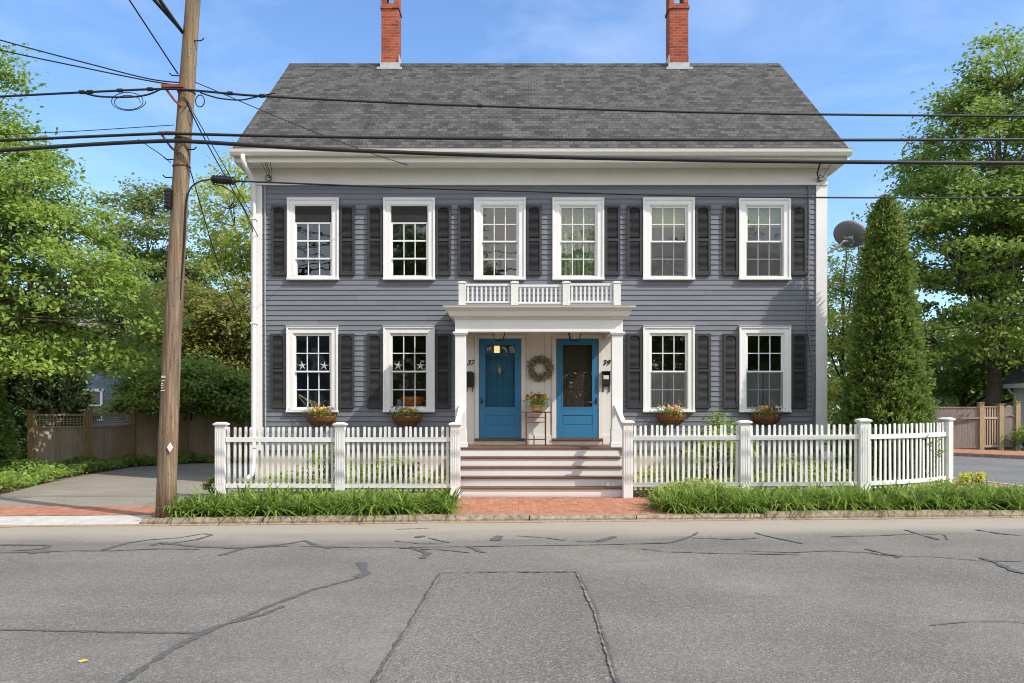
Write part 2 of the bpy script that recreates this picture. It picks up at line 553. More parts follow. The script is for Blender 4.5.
M['wreath_leaf'] = leafmat('wreath_leaf', (0.060, 0.105, 0.028), (0.115, 0.165, 0.052), (0.20, 0.21, 0.10), 0.25, 9)
for nm, cc in (('yellow', (0.75, 0.42, 0.05)), ('red', (0.28, 0.02, 0.03)), ('purple', (0.22, 0.16, 0.42)), ('peach', (0.75, 0.36, 0.18)), ('white', (0.8, 0.8, 0.72)), ('pink', (0.50, 0.22, 0.22))):
    M['petal_' + nm] = simple('petal_' + nm, cc, 0.7, 0.25, 40)


# ------------------------------------------------------------------ object helpers
class MB:
    def __init__(self):
        self.v, self.f = [], []

    def add(self, vs, fs):
        o = len(self.v)
        self.v += [tuple(p) for p in vs]
        self.f += [tuple(i + o for i in q) for q in fs]

    def box(self, x0, x1, y0, y1, z0, z1, mat=None):
        vs = [Vector((x, y, z)) for z in (z0, z1) for y in (y0, y1) for x in (x0, x1)]
        if mat is not None:
            vs = [mat @ p for p in vs]
        self.add(vs, [(0, 2, 3, 1), (4, 5, 7, 6), (0, 1, 5, 4), (2, 6, 7, 3), (0, 4, 6, 2), (1, 3, 7, 5)])
        return self

    def prism(self, poly, y0, y1, mat=None):
        """polygon in x, z (counter-clockwise seen from -y) extruded along y"""
        n = len(poly)
        vs = [Vector((x, y0, z)) for x, z in poly] + [Vector((x, y1, z)) for x, z in poly]
        if mat is not None:
            vs = [mat @ p for p in vs]
        self.add(vs, [tuple(range(n)), tuple(range(2 * n - 1, n - 1, -1))] + [(i, i + n, (i + 1) % n + n, (i + 1) % n) for i in range(n)])
        return self

    def profile_x(self, poly, x0, x1):
        """polygon in y, z extruded along x"""
        n = len(poly)
        vs = [(x0, y, z) for y, z in poly] + [(x1, y, z) for y, z in poly]
        self.add(vs, [tuple(range(n)), tuple(range(2 * n - 1, n - 1, -1))] + [(i, i + n, (i + 1) % n + n, (i + 1) % n) for i in range(n)])
        return self

    def tube(self, pts, rad, n=8, cap=True):
        pts = [Vector(p) for p in pts]
        rads = rad if isinstance(rad, (list, tuple)) else [rad] * len(pts)
        vs, fs = [], []
        up = None
        for i, p in enumerate(pts):
            d = (pts[min(i + 1, len(pts) - 1)] - pts[max(i - 1, 0)])
            d = d.normalized() if d.length > 1e-9 else Vector((0, 0, 1))
            if up is None:
                up = Vector((0, 0, 1)) if abs(d.z) < 0.9 else Vector((1, 0, 0))
            a = (up - d * up.dot(d)).normalized()
            up = a
            b = d.cross(a)
            for k in range(n):
                w = 2 * math.pi * k / n
                vs.append(p + (a * math.cos(w) + b * math.sin(w)) * rads[i])
        for i in range(len(pts) - 1):
            for k in range(n):
                k2 = (k + 1) % n
                fs.append((i * n + k, i * n + k2, (i + 1) * n + k2, (i + 1) * n + k))
        if cap:
            fs.append(tuple(range(n - 1, -1, -1)))
            fs.append(tuple(range((len(pts) - 1) * n, len(pts) * n)))
        self.add(vs, fs)
        return self

    def lathe(self, prof, c=(0, 0, 0), n=16, mat=None):
        vs, fs = [], []
        for r, z in prof:
            for k in range(n):
                w = 2 * math.pi * k / n
                p = Vector((r * math.cos(w), r * math.sin(w), z))
                p = mat @ p if mat is not None else p + Vector(c)
                vs.append(p)
        for i in range(len(prof) - 1):
            for k in range(n):
                k2 = (k + 1) % n
                fs.append((i * n + k, i * n + k2, (i + 1) * n + k2, (i + 1) * n + k))
        fs.append(tuple(range(n - 1, -1, -1)))
        fs.append(tuple(range((len(prof) - 1) * n, len(prof) * n)))
        self.add(vs, fs)
        return self

    def build(self, name, mat, parent=None, bevel=0.0, smooth=False):
        me = bpy.data.meshes.new(name)
        me.from_pydata(self.v, [], self.f)
        me.update()
        if smooth:
            me.polygons.foreach_set('use_smooth', [True] * len(me.polygons))
        return link(name, me, mat, parent, bevel)


def smooth_path(pts, sub=8):
    P = [Vector(p) for p in pts]
    if len(P) < 3:
        return [P[0].lerp(P[-1], i / sub) for i in range(sub + 1)]
    out = []
    for i in range(len(P) - 1):
        p0, p1, p2, p3 = P[max(i - 1, 0)], P[i], P[i + 1], P[min(i + 2, len(P) - 1)]
        for k in range(sub):
            u = k / sub
            out.append(0.5 * ((2 * p1) + (-p0 + p2) * u + (2 * p0 - 5 * p1 + 4 * p2 - p3) * u * u + (-p0 + 3 * p1 - 3 * p2 + p3) * u ** 3))
    out.append(P[-1])
    return out


def link(name, me, mat, parent=None, bevel=0.0):
    o = bpy.data.objects.new(name, me)
    if mat is not None:
        me.materials.append(mat)
    COL.objects.link(o)
    if parent is not None:
        o.parent = parent
        if parent.type == 'EMPTY':
            o.matrix_parent_inverse = Matrix.Translation(-parent.location)
    if bevel:
        b = o.modifiers.new('bevel', 'BEVEL')
        b.width = bevel
        b.segments = 2
        b.limit_method = 'ANGLE'
    return o


def tag(o, label=None, cat=None, group=None, kind=None):
    if label:
        o['label'] = label
    if cat:
        o['category'] = cat
    if group:
        o['group'] = group
    if kind:
        o['kind'] = kind
    return o


def thing(name, label, cat, loc, group=None):
    o = bpy.data.objects.new(name, None)
    COL.objects.link(o)
    o.location = loc
    o.empty_display_size = 0.2
    return tag(o, label, cat, group)


def leaf_object(name, cen, nrm, length, width, mat, parent=None, jitter=0.3, axis=None):
    """one kite-shaped leaf face at every centre"""
    n = len(cen)
    nrm = nrm / (np.linalg.norm(nrm, axis=1, keepdims=True) + 1e-9)
    if axis is None:
        rv = RNG.normal(size=(n, 3))
    else:
        rv = axis + RNG.normal(size=(n, 3)) * 0.35
    a = rv - nrm * np.sum(rv * nrm, axis=1, keepdims=True)
    a /= np.linalg.norm(a, axis=1, keepdims=True) + 1e-9
    b = np.cross(nrm, a)
    s = (1 + RNG.uniform(-jitter, jitter, (n, 1)))
    L, W = length * s, width * s
    bend = nrm * L * RNG.uniform(-0.18, 0.02, (n, 1))
    v = np.empty((n, 4, 3))
    v[:, 0] = cen - a * L * 0.5
    v[:, 1] = cen - b * W * 0.5 + a * L * 0.02
    v[:, 2] = cen + a * L * 0.5 + bend
    v[:, 3] = cen + b * W * 0.5 + a * L * 0.02
    me = bpy.data.meshes.new(name)
    me.vertices.add(n * 4)
    me.vertices.foreach_set('co', v.reshape(-1))
    me.loops.add(n * 4)
    me.loops.foreach_set('vertex_index', np.arange(n * 4, dtype=np.int32))
    me.polygons.add(n)
    me.polygons.foreach_set('loop_start', np.arange(0, n * 4, 4, dtype=np.int32))
    me.update(calc_edges=True)
    return link(name, me, mat, parent)


def make_tree(name, label, cat, base, top, lobes, n_clu, per, leaf, mat, trunk_r=0.16, clu=0.5, group=None, flat=0.45, limbs=8, bark=None, lw=0.62, shell=0.5, upw=0.9, twig_r=0.012):
    bark = bark or M['bark']
    t = thing(name, label, cat, base, group)
    base, top = np.array(base, float), np.array(top, float)
    lob = np.array(lobes, float)
    vol = lob[:, 3] * lob[:, 4] * lob[:, 5]
    cs = []
    while len(cs) < n_clu:
        L = lob[RNG.choice(len(lob), p=vol / vol.sum())]
        u = RNG.normal(size=3)
        u /= np.linalg.norm(u)
        r = (shell ** 3 + (1 - shell ** 3) * RNG.random()) ** (1 / 3)
        r *= R(.86, 1.16)
        p = L[:3] + u * r * L[3:]
        ok = True
        for Q in lob:
            if np.linalg.norm((p - Q[:3]) / Q[3:]) < shell * 0.85:
                ok = False
                break
        if ok:
            cs.append(p)
    cs = np.array(cs)
    # trunk and limbs
    mb = MB()
    nt = 9
    tp = [base + (top - base) * (i / (nt - 1)) + np.array([R(-1, 1), R(-1, 1), 0]) * trunk_r * (0.7 if 0 < i < nt - 1 else 0) for i in range(nt)]
    tr = [trunk_r * (1.35 if i == 0 else 1.0) * (1 - 0.82 * i / (nt - 1)) for i in range(nt)]
    mb.tube(tp, tr, 9)
    seeds = cs[RNG.choice(len(cs), limbs, replace=False)]
    own = np.argmin(np.linalg.norm(cs[:, None] - seeds[None], axis=2), axis=1)
    for k in range(limbs):
        mem = cs[own == k]
        if not len(mem):
            continue
        end = mem.mean(axis=0)
        h = min(max((end[2] - base[2]) * 0.55 - 0.3, 0.22 * (top[2] - base[2])), 0.85 * (top[2] - base[2]))
        ti = h / (top[2] - base[2]) * (nt - 1)
        i0 = int(ti)
        st = np.array(tp[i0]) + (np.array(tp[min(i0 + 1, nt - 1)]) - np.array(tp[i0])) * (ti - i0)
        rr = trunk_r * (1 - 0.82 * ti / (nt - 1)) * 0.62
        pth = []
        for j in range(7):
            f = j / 6
            q = st + (end - st) * f
            q = q + np.array([0, 0, 1]) * math.sin(f * math.pi) * 0.08 * np.linalg.norm(end - st) + RNG.normal(size=3) * 0.05 * (0 < j < 6)
            pth.append(q)
        mb.tube(pth, [rr * (1 - 0.75 * j / 6) for j in range(7)], 6)
        for m in mem:
            j = int(np.argmin([np.linalg.norm(m - q) for q in pth[2:]])) + 2
            j = max(2, j - 1)
            q = pth[j]
            mid = (q + m) / 2 + RNG.normal(size=3) * 0.12 + np.array([0, 0, 0.1])
            mb.tube([q, mid, m], [max(rr * 0.3, twig_r * 1.5), twig_r * 1.2, twig_r * 0.6], 4, False)
    mb.build('trunk', bark, t, smooth=True)
    # leaves
    cen_all, nrm_all = [], []
    ctr = lob[:, :3].mean(axis=0)
    for p in cs:
        k = int(per * R(0.6, 1.4))
        cr = clu * R(0.7, 1.3)
        off = RNG.normal(size=(k, 3)) * np.array([cr, cr, cr * flat]) * 0.62
        out = (p - ctr)
        out = out / (np.linalg.norm(out) + 1e-6)
        off[:, 2] -= 0.22 * (off[:, 0] * out[0] + off[:, 1] * out[1])
        cen_all.append(p + off)
        nrm_all.append(out * 0.45 + np.array([0, 0, upw]) + RNG.normal(size=(k, 3)) * 0.55)
    leaf_object('crown', np.vstack(cen_all), np.vstack(nrm_all), leaf, leaf * lw, mat, t)
    return t


def cone_tree(name, label, cat, base, h, r, n, leaf, mat, group=None, lump=0.16, tips=((0, 0, 1.0),), power=0.75):
    t = thing(name, label, cat, base, group)
    cen, nrm, axs = [], [], []
    ph = [R(0, 6.28) for _ in range(8)]
    per = 16
    bx = np.array(base)
    for (ox, oy, hs) in tips:
        m = int(n / len(tips) / per)
        u = RNG.random(m) ** 1.2
        z = u * h * hs
        w = RNG.random(m) * 2 * np.pi
        prof = r * np.clip(1 - u, 0, 1) ** power * (0.80 + 0.2 * np.clip(u / 0.12, 0, 1))
        lumpf = 1 + lump * (np.sin(w * 5 + z * 3.1 + ph[0]) * np.sin(z * 5.3 + ph[1]) + 0.6 * np.sin(w * 9 - z * 7 + ph[2]) + 0.5 * np.sin(w * 3 + z * 11 + ph[3]))
        rad = prof * lumpf * (1.0 - 0.36 * RNG.random(m) ** 1.2) + RNG.uniform(-.02, .05, m)
        cx, cy = np.cos(w), np.sin(w)
        k = np.clip(u * 1.3, 0, 1)
        tc_ = np.stack([bx[0] + ox * k + cx * rad, bx[1] + oy * k + cy * rad, bx[2] + 0.04 + z], 1)
        out = np.stack([cx, cy, np.full(m, .55)], 1)
        tc2, o2 = np.repeat(tc_, per, 0), np.repeat(out, per, 0)
        M_ = len(tc2)
        q = RNG.random((M_, 1))
        spread = RNG.normal(size=(M_, 3)) * leaf * (.16 + .34 * q)
        cen.append(tc2 + o2 * (q - .6) * leaf * 1.25 + spread)
        nrm.append(np.cross(o2, RNG.normal(size=(M_, 3))) + RNG.normal(size=(M_, 3)) * .25 + o2 * .25)
        axs.append(o2 + spread / leaf * .9)
    leaf_object('crown', np.vstack(cen), np.vstack(nrm), leaf, leaf * 0.40, mat, t, axis=np.vstack(axs))
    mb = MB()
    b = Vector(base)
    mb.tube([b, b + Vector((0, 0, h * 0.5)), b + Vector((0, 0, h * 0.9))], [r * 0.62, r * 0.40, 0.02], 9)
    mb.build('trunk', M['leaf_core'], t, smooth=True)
    return t


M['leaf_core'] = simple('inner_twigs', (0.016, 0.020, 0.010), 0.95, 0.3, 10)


def shrub(name, label, cat, base, rad, n, leaf, mat, group=None, stems=6, lw=0.6):
    """rounded bush: leaves in small tufts through an uneven ellipsoid, on stems"""
    t = thing(name, label, cat, base, group)
    b = np.array(base, float)
    rad = np.array(rad, float)
    tufts = max(12, n // 40)
    cen, nrm = [], []
    mb = MB()
    for i in range(tufts):
        u = RNG.normal(size=3)
        u /= np.linalg.norm(u)
        u[2] = abs(u[2]) * 1.0 - 0.15
        r = R(0.55, 1.0) * R(0.85, 1.12)
        p = b + np.array([0, 0, rad[2] * 0.75]) + u * rad * r * np.array([1, 1, 0.95])
        k = 40
        c = p + RNG.normal(size=(k, 3)) * rad.mean() * np.array([0.16, 0.16, 0.1])
        c[:, 2] = np.maximum(c[:, 2], b[2] + 0.02)
        cen.append(c)
        nrm.append(u * 0.5 + np.array([0, 0, 0.8]) + RNG.normal(size=(k, 3)) * 0.55)
        if i % max(1, tufts // (stems * 3)) == 0:
            mb.tube([b + np.array([R(-.1, .1) * rad[0], R(-.1, .1) * rad[1], -0.02]), (b + p) / 2 + RNG.normal(size=3) * 0.05, p], [0.014, 0.01, 0.005], 4, False)
    leaf_object('foliage', np.vstack(cen), np.vstack(nrm), leaf, leaf * lw, mat, t)
    mb.build('stem', M['twig'], t)
    return t


def sheet(name, poly, z, mat, kind='structure'):
    me = bpy.data.meshes.new(name)
    vs = [(p[0], p[1], p[2] if len(p) > 2 else z) for p in poly]
    me.from_pydata(vs, [], [tuple(range(len(vs)))])
    me.update()
    o = link(name, me, mat)
    if me.polygons[0].normal.z < 0:
        me.flip_normals()
    return tag(o, kind=kind)


def gp(px, py, z=0.0):
    """the ground point at height z that was measured at this spot"""
    d = (EYE - z) * FPX / (py - 409)
    return ((px - 512) * d / FPX, CAM_Y + d)


# ------------------------------------------------------------------ the setting
def curb_y(x):
    return -4.90 + 0.062 * x


ROAD_Z = -0.07
sheet('ground', [(-400, -300), (400, -300), (400, 900), (-400, 900)], -0.16, M['lawn'])
sheet('road', [(-90, curb_y(-90)), (-90, -17.5 - 5.4), (90, -17.5 + 5.4), (90, curb_y(90))], ROAD_Z, M['road'])
sheet('far_pavement', [(-90, -17.5 - 5.4), (-90, -19.5 - 5.4), (90, -19.5 + 5.4), (90, -17.5 + 5.4)], 0.0, M['apron'])
NEAR = [(13.6, -4.05, -0.066), (11.7, -2.9, -0.05), (10.62, -0.5, -0.008), (10.2, 1.4, -0.008), (9.0, 5, -0.008), (6, 10, -0.008), (0, 20, -0.008)]
FAR = [(30, -2.95, -0.066), (23, 1.2, -0.05), (18.6, 5.5, -0.008), (16.5, 8.1, -0.008), (15.0, 10, -0.008), (11, 17, -0.008), (5, 28, -0.008)]
mb = MB()
mb.add(NEAR + FAR, [(i, i + 7, i + 8, i + 1) for i in range(6)])
tag(mb.build('side_street', M['side_road']), kind='structure')
sheet('yard_ground', [(-90, curb_y(-90) + .6), (-5.34, curb_y(-5.34) + .6), (-5.34, curb_y(-5.34) + .14)] + [(13.4, curb_y(13.4) + .14)] + [(p[0] - .14, p[1] + .0) for p in NEAR] + [(-12, 60), (-90, 60)], -0.02, M['soil'])
sheet('yard_ground', [(p[0] + .14, p[1]) for p in FAR] + [(0, 70), (90, 70), (90, curb_y(90)), (31, curb_y(31) + .4)], -0.02, M['lawn'])
# brick along the side street, both sides
mb = MB()
A = [(p[0], p[1]) for p in NEAR[1:6]]
vs = [(x - 0.10, y, 0.0) for x, y in A] + [(x - 1.5, y - 0.25, 0.0) for x, y in A]
mb.add(vs, [(i, i + 1, i + 6, i + 5) for i in range(4)])
tag(mb.build('side_pavement', M['brick_walk']), kind='structure')
mb = MB()
A = [(p[0], p[1]) for p in FAR[1:6]]
vs = [(x + 0.13, y, 0.10) for x, y in A] + [(x + 2.2, y + 1.9, 0.10) for x, y in A]
mb.add(vs, [(i, i + 1, i + 6, i + 5) for i in range(4)])
tag(mb.build('side_pavement', M['brick_walk']), kind='structure')
for nm, L, s, top in (('near', NEAR[1:6], -1, 0.02), ('far', FAR[1:6], 1, 0.11)):
    mb = MB()
    for i in range(4):
        a, b = Vector(L[i]), Vector(L[i + 1])
        d = (b - a)
        d.z = 0
        n = int(max(1, d.length // 1.2))
        for k in range(n):
            p, q = a + (b - a) * (k / n), a + (b - a) * ((k + 0.992) / n)
            o = Vector((0.12 * s, 0.03, 0))
            vs = [p, q, q + o, p + o]
            mb.add([(v.x, v.y, -0.1) for v in vs] + [(v.x, v.y, top) for v in vs], [(0, 1, 2, 3), (4, 7, 6, 5), (0, 4, 5, 1), (1, 5, 6, 2), (2, 6, 7, 3), (3, 7, 4, 0)])
    tag(mb.build('side_street_curb', M['granite'] if s > 0 else M['apron'], bevel=0.01), kind='structure')

# granite curb stones along the street, dropped concrete at the driveway mouth
mb = MB()
x = -5.35
while x < 13.3:
    ln = R(1.5, 2.2)
    x1 = min(x + ln, 13.4)
    n = 7
    zs = 0.03 + R(-0.012, 0.012)
    if -1.3 < x < 2.5:
        zs = 0.006
    pv, fv = [], []
    for i in range(n + 1):
        xx = x + 0.008 + (x1 - x - 0.016) * i / n
        yy = curb_y(xx)
        j1, j2 = R(-0.014, 0.014), R(-0.010, 0.010)
        pv += [(xx, yy + j1 * .6, -0.16), (xx, yy - 0.012 + j1, -0.03), (xx, yy + 0.015 + j1, zs + j2), (xx, yy + 0.15, zs + j2 * .5), (xx, yy + 0.15, -0.16)]
    for i in range(n):
        for k in range(4):
            fv.append((i * 5 + k, (i + 1) * 5 + k, (i + 1) * 5 + k + 1, i * 5 + k + 1))
    fv += [(0, 1, 2, 3, 4), (n * 5 + 4, n * 5 + 3, n * 5 + 2, n * 5 + 1, n * 5)]
    mb.add(pv, fv)
    x = x1
tag(mb.build('street_curb', M['granite']), kind='structure')
mb = MB()
x = -16.0
while x < -5.4:
    x1 = min(x + 2.4, -5.36)
    mb.add([(x, curb_y(x), -0.15), (x1 - .01, curb_y(x1), -0.15), (x1 - .01, curb_y(x1) + .52, -0.15), (x, curb_y(x) + .52, -0.15),
            (x, curb_y(x), -0.050), (x1 - .01, curb_y(x1), -0.050), (x1 - .01, curb_y(x1) + .52, 0.004), (x, curb_y(x) + .52, 0.004)],
           [(3, 2, 1, 0), (4, 5, 6, 7), (0, 1, 5, 4), (1, 2, 6, 5), (2, 3, 7, 6), (3, 0, 4, 7)])
    x = x1
tag(mb.build('apron_curb', M['apron'], bevel=0.008), kind='structure')
# gutter sand line between road and curb
mb = MB()
pv, fv = [], []
for i in range(121):
    xx = -16 + i * 0.245
    w = 0.05 + 0.05 * abs(math.sin(i * 1.7) * math.sin(i * 0.31)) + R(0, 0.05)
    pv += [(xx, curb_y(xx) - w, ROAD_Z + 0.004), (xx, curb_y(xx) - 0.005, ROAD_Z + 0.016)]
for i in range(120):
    fv.append((2 * i, 2 * i + 2, 2 * i + 3, 2 * i + 1))
mb.add(pv, fv)
tag(mb.build('gutter_sand', M['grit']), kind='structure')

# brick pavement in front of the steps, and across the driveway
def strip(name, x0, x1, f0, f1, z, mat, n=10):
    mb = MB()
    vs = []
    for i in range(n + 1):
        x = x0 + (x1 - x0) * i / n
        vs += [(x, f0(x), z), (x, f1(x), z)]
    mb.add(vs, [(2 * i, 2 * i + 2, 2 * i + 3, 2 * i + 1) for i in range(n)])
    return tag(mb.build(name, mat), kind='structure')


strip('brick_pavement', -1.6, 2.62, lambda x: curb_y(x) + 0.15, lambda x: -2.3, 0.0, M['brick_walk'])
strip('brick_pavement', -16, -5.0, lambda x: curb_y(x) + 0.52, lambda x: -3.72 + 0.0 * x, 0.008, M['brick_walk'])
sheet('driveway', [(-16, -3.72), (-5.3, -3.72), (-5.3, 0), (-5.65, 0), (-5.65, 6.7), (-7.6, 6.6), (-9.6, 6.1), (-10.5, 4.8), (-10.35, 1.4), (-9.6, -1.8), (-9.5, -2.6), (-10.2, -3.1), (-16, -3.3)], -0.006, M['drive'])


def ribbon(name, pts, w, mat, z, wob=0.35):
    """a hand-poured line along measured ground points, its width uneven"""
    P = [Vector((*gp(a, b, ROAD_Z), 0)) for a, b in pts]
    q = []
    for i in range(len(P) - 1):
        n = max(2, int((P[i + 1] - P[i]).length / 0.035))
        for k in range(n):
            q.append(P[i].lerp(P[i + 1], k / n))
    q.append(P[-1])
    vs = []
    ww = w
    drift = 0.0
    for i, p in enumerate(q):
        d = (q[min(i + 1, len(q) - 1)] - q[max(i - 1, 0)])
        d = d.normalized() if d.length else Vector((1, 0, 0))
        nn = Vector((-d.y, d.x, 0))
        ww = max(.004, 0.55 * ww + 0.45 * w * R(1 - wob * 2.6, 1 + wob * 2.6))
        drift = 0.9 * drift + R(-.085, .085) * min(w, .07)
        e = 1.0 if 0 < i < len(q) - 1 else 0.35
        c = p + nn * (drift + R(-0.09, 0.09) * w)
        vs += [c + nn * ww * .5 * e, c - nn * ww * .5 * e]
    vs = [(v.x, v.y, z) for v in vs]
    mb = MB()
    mb.add(vs, [(2 * i, 2 * i + 1, 2 * i + 3, 2 * i + 2) for i in range(len(q) - 1)])
    return tag(mb.build(name, mat), kind='structure')


pa = [gp(440, 573.5, ROAD_Z), gp(578, 572.5, ROAD_Z), gp(632, 712, ROAD_Z), gp(352, 712, ROAD_Z)]
sheet('road_patch', pa, ROAD_Z + 0.004, M['patch'])
ribbon('patch_joint', [(440, 573.5), (374, 683), (362, 704)], 0.022, M['seal'], ROAD_Z + 0.012, 0.6)
ribbon('patch_joint', [(440, 573.5), (578, 572.5)], 0.04, M['seal'], ROAD_Z + 0.0125, 0.5)
ribbon('patch_joint', [(578, 572.5), (596, 612), (617, 683), (624, 704)], 0.024, M['seal'], ROAD_Z + 0.013, 0.6)
ribbon('patch_grit', [(576.5, 573), (594, 612), (614.5, 683)], 0.014, M['joint'], ROAD_Z + 0.016, 0.9)
ribbon('patch_grit', [(441.5, 574), (376.5, 683)], 0.010, M['joint'], ROAD_Z + 0.016, 0.95)
SEALS = [
    ([(0, 630), (60, 631), (130, 632.5), (200, 633.5)], 0.05),
    ([(120, 684), (150, 664), (180, 645), (200, 634), (225, 625), (262, 615), (285, 606)], 0.075),
    ([(200, 633), (232, 622), (258, 611), (283, 601), (310, 591), (340, 583), (360, 578), (365, 572), (361, 562)], 0.06),
    ([(358, 578), (366, 573), (362, 562)], 0.12),
    ([(0, 545), (50, 545.5), (44, 549), (12, 551)], 0.09),
    ([(0, 553), (40, 552), (68, 551), (110, 551), (160, 549), (200, 549.5)], 0.05),
    ([(28, 553.5), (52, 551.5)], 0.16),
    ([(100, 551), (128, 543), (150, 540), (180, 538), (203, 534), (212, 535), (196, 540), (160, 545)], 0.06),
    ([(150, 546), (160, 543), (196, 547), (240, 548), (280, 545), (305, 541), (318, 546), (330, 549)], 0.08),
    ([(196, 547), (240, 549), (225, 555)], 0.06),
    ([(218, 556), (246, 548), (290, 546)], 0.05),
    ([(300, 546.5), (370, 548), (450, 547), (520, 546), (600, 545), (640, 544)], 0.035),
    ([(400, 548), (415, 549), (428, 554), (421, 559)], 0.10),
    ([(410, 549), (440, 550), (470, 553)], 0.04),
    ([(468, 546), (480, 552), (486, 553)], 0.07),
    ([(494, 541), (500, 536)], 0.13),
    ([(416, 538), (424, 536)], 0.10),
    ([(394, 541), (420, 544), (445, 544)], 0.03),
    ([(428, 538), (440, 541), (450, 543)], 0.04),
    ([(395, 529.5), (430, 528.5)], 0.03),
    ([(515, 536), (545, 538), (567, 541)], 0.035),
    ([(575, 542), (600, 542), (612, 538), (616, 537)], 0.06),
    ([(600, 541.5), (616, 537)], 0.11),
    ([(640, 544), (670, 543), (690, 537), (698, 532.5)], 0.07),
    ([(640, 549), (665, 552), (710, 553.5), (800, 555)], 0.035),
    ([(742, 551), (790, 553), (830, 551), (870, 553), (890, 557)], 0.035),
    ([(755, 533), (765, 536), (790, 541), (803, 544)], 0.05),
    ([(690, 538), (740, 540), (760, 538)], 0.035),
    ([(830, 537), (880, 536), (920, 534), (945, 535), (947, 540)], 0.035),
    ([(905, 530), (917, 534), (940, 540)], 0.06),
    ([(865, 549), (888, 555), (900, 556), (895, 558)], 0.07),
    ([(890, 557), (930, 557), (980, 561), (1024, 562)], 0.025),
    ([(980, 558), (996, 563), (1012, 571), (1030, 575)], 0.09),
    ([(975, 530), (1000, 534), (1024, 536)], 0.06),
    ([(930, 626), (970, 622), (1010, 622), (1030, 624)], 0.018),
]
for i, (p, w) in enumerate(SEALS):
    ribbon('road_crack_seal', p, w * .78, M['seal'], ROAD_Z + 0.0045 + 0.00012 * i)
# fallen leaf on the road
x, y = gp(83, 662.5, ROAD_Z)
mb = MB()
mb.add([(x - .035, y, ROAD_Z + .010), (x - .008, y - .016, ROAD_Z + .005), (x + .036, y + .004, ROAD_Z + .014), (x - .005, y + .026, ROAD_Z + .018)], [(0, 1, 2), (0, 2, 3)])
tag(mb.build('fallen_leaf', M['yellow_leaf']), 'small yellow leaf lying alone on the grey road', 'leaf')

# ------------------------------------------------------------------ the house
HX0, HX1, HD = -5.51, 6.66, 7.06
SID0, SID1 = 0.80, 6.37
house = thing('house', 'grey clapboard two-family house with white trim, dark shutters and two blue doors', 'house', (0.58, 0, 0))
WIN_W = 1.085
UPPER = [(-4.22, 'drop'), (-2.18, 'drop'), (-0.26, 'blue'), (1.405, 'green'), (3.325, 'green_reflect'), (5.36, 'green_reflect')]
LOWER = [(-4.235, 'star'), (-2.185, 'star'), (3.325, 'screen'), (5.365, 'screen_blue')]
UZ0, UZ1 = 4.335, 6.065
LZ0, LZ1 = 1.53, 3.345
HOLES = [(cx - WIN_W / 2 + .02, cx + WIN_W / 2 - .02, UZ0 + .02, UZ1 - .02) for cx, _ in UPPER]
HOLES += [(cx - WIN_W / 2 + .02, cx + WIN_W / 2 - .02, LZ0 + .02, LZ1 - .02) for cx, _ in LOWER]
PX0, PX1 = -1.115, 2.17            # porch posts, outer faces
HOLES.append((PX0 + .02, PX1 - .02, 0.0, 3.18))

mb = MB()
EXPO = 0.1075
z = SID0
row = 0
while z < SID1:
    z1 = min(z + EXPO, SID1)
    segs = [(HX0 + .19, HX1 - .19)]
    for (a, b, c0, c1) in HOLES:
        if c1 <= z + 0.01 or c0 >= z1 - 0.01:
            continue
        new = []
        for (s0, s1) in segs:
            if b <= s0 or a >= s1:
                new.append((s0, s1))
                continue
            if a > s0:
                new.append((s0, a))
            if b < s1:
                new.append((b, s1))
        segs = new
    for (s0, s1) in segs:
        x = s0
        first = True
        while x < s1 - 1e-4:
            ln = R(1.2, 4.6) if first else R(2.4, 4.8)
            first = False
            e = min(x + ln, s1)
            if s1 - e < 0.35:
                e = s1
            dz = R(-0.002, 0.002)
            dy = R(-0.002, 0.002)
            mb.profile_x([(-0.026 + dy, z + dz), (0.012, z), (0.012, z1 + .012), (-0.008, z1 + .012)], x, e - (0.0015 if e < s1 else 0))
            x = e
    z += EXPO
    row += 1
# the gable ends
for sx, xs in ((-1, HX0), (1, HX1)):
    z = SID0
    while z < 10.3:
        z1 = z + EXPO
        ins = max(0.0, (z1 - 6.75) / 3.6 * 4.08)
        y0, y1 = 0.12 + ins, HD - 0.12 - ins
        if 6.36 < z < 6.85:
            z += EXPO
            continue
        if y1 - y0 < 0.2:
            break
        o = 0.0
        P = [(xs + sx * 0.016, z), (xs - sx * 0.022, z), (xs - sx * 0.022, z1 + .012), (xs - sx * .002, z1 + .012)]
        vs = [(px_, y0, pz) for px_, pz in P] + [(px_, y1, pz) for px_, pz in P]
        fs = [(0, 1, 2, 3), (7, 6, 5, 4), (0, 4, 5, 1), (1, 5, 6, 2), (2, 6, 7, 3), (3, 7, 4, 0)]
        mb.add(vs, fs)
        z += EXPO
mb.build('siding', M['siding'], house)

# inside: rooms, floors, back wall
mb = MB()
ix0, ix1, iy0, iy1 = HX0 + .08, HX1 - .08, 0.08, HD - .05
mb.box(ix0, ix1, iy1, iy1 + .05, 0.1, 6.6)
mb.box(ix0 - .04, ix0, iy0, iy1, 0.1, 6.6)
mb.box(ix1, ix1 + .04, iy0, iy1, 0.1, 6.6)
mb.box(ix0, ix1, iy0, iy1, 0.76, 0.80)
mb.box(ix0, ix1, iy0, iy1, 3.70, 3.86)
mb.box(ix0, ix1, iy0, iy1, 6.62, 6.66)
for xx in (-3.2, -1.25, 0.55, 2.3, 4.35):
    mb.box(xx - .05, xx + .05, iy0, 4.0, 0.8, 3.70)
    mb.box(xx - .05, xx + .05, iy0, 4.0, 3.86, 6.62)
mb.box(ix0, ix1, 3.96, 4.06, 0.8, 3.70)
mb.box(ix0, ix1, 3.96, 4.06, 3.86, 6.62)
mb.build('interior', M['interior'], house)

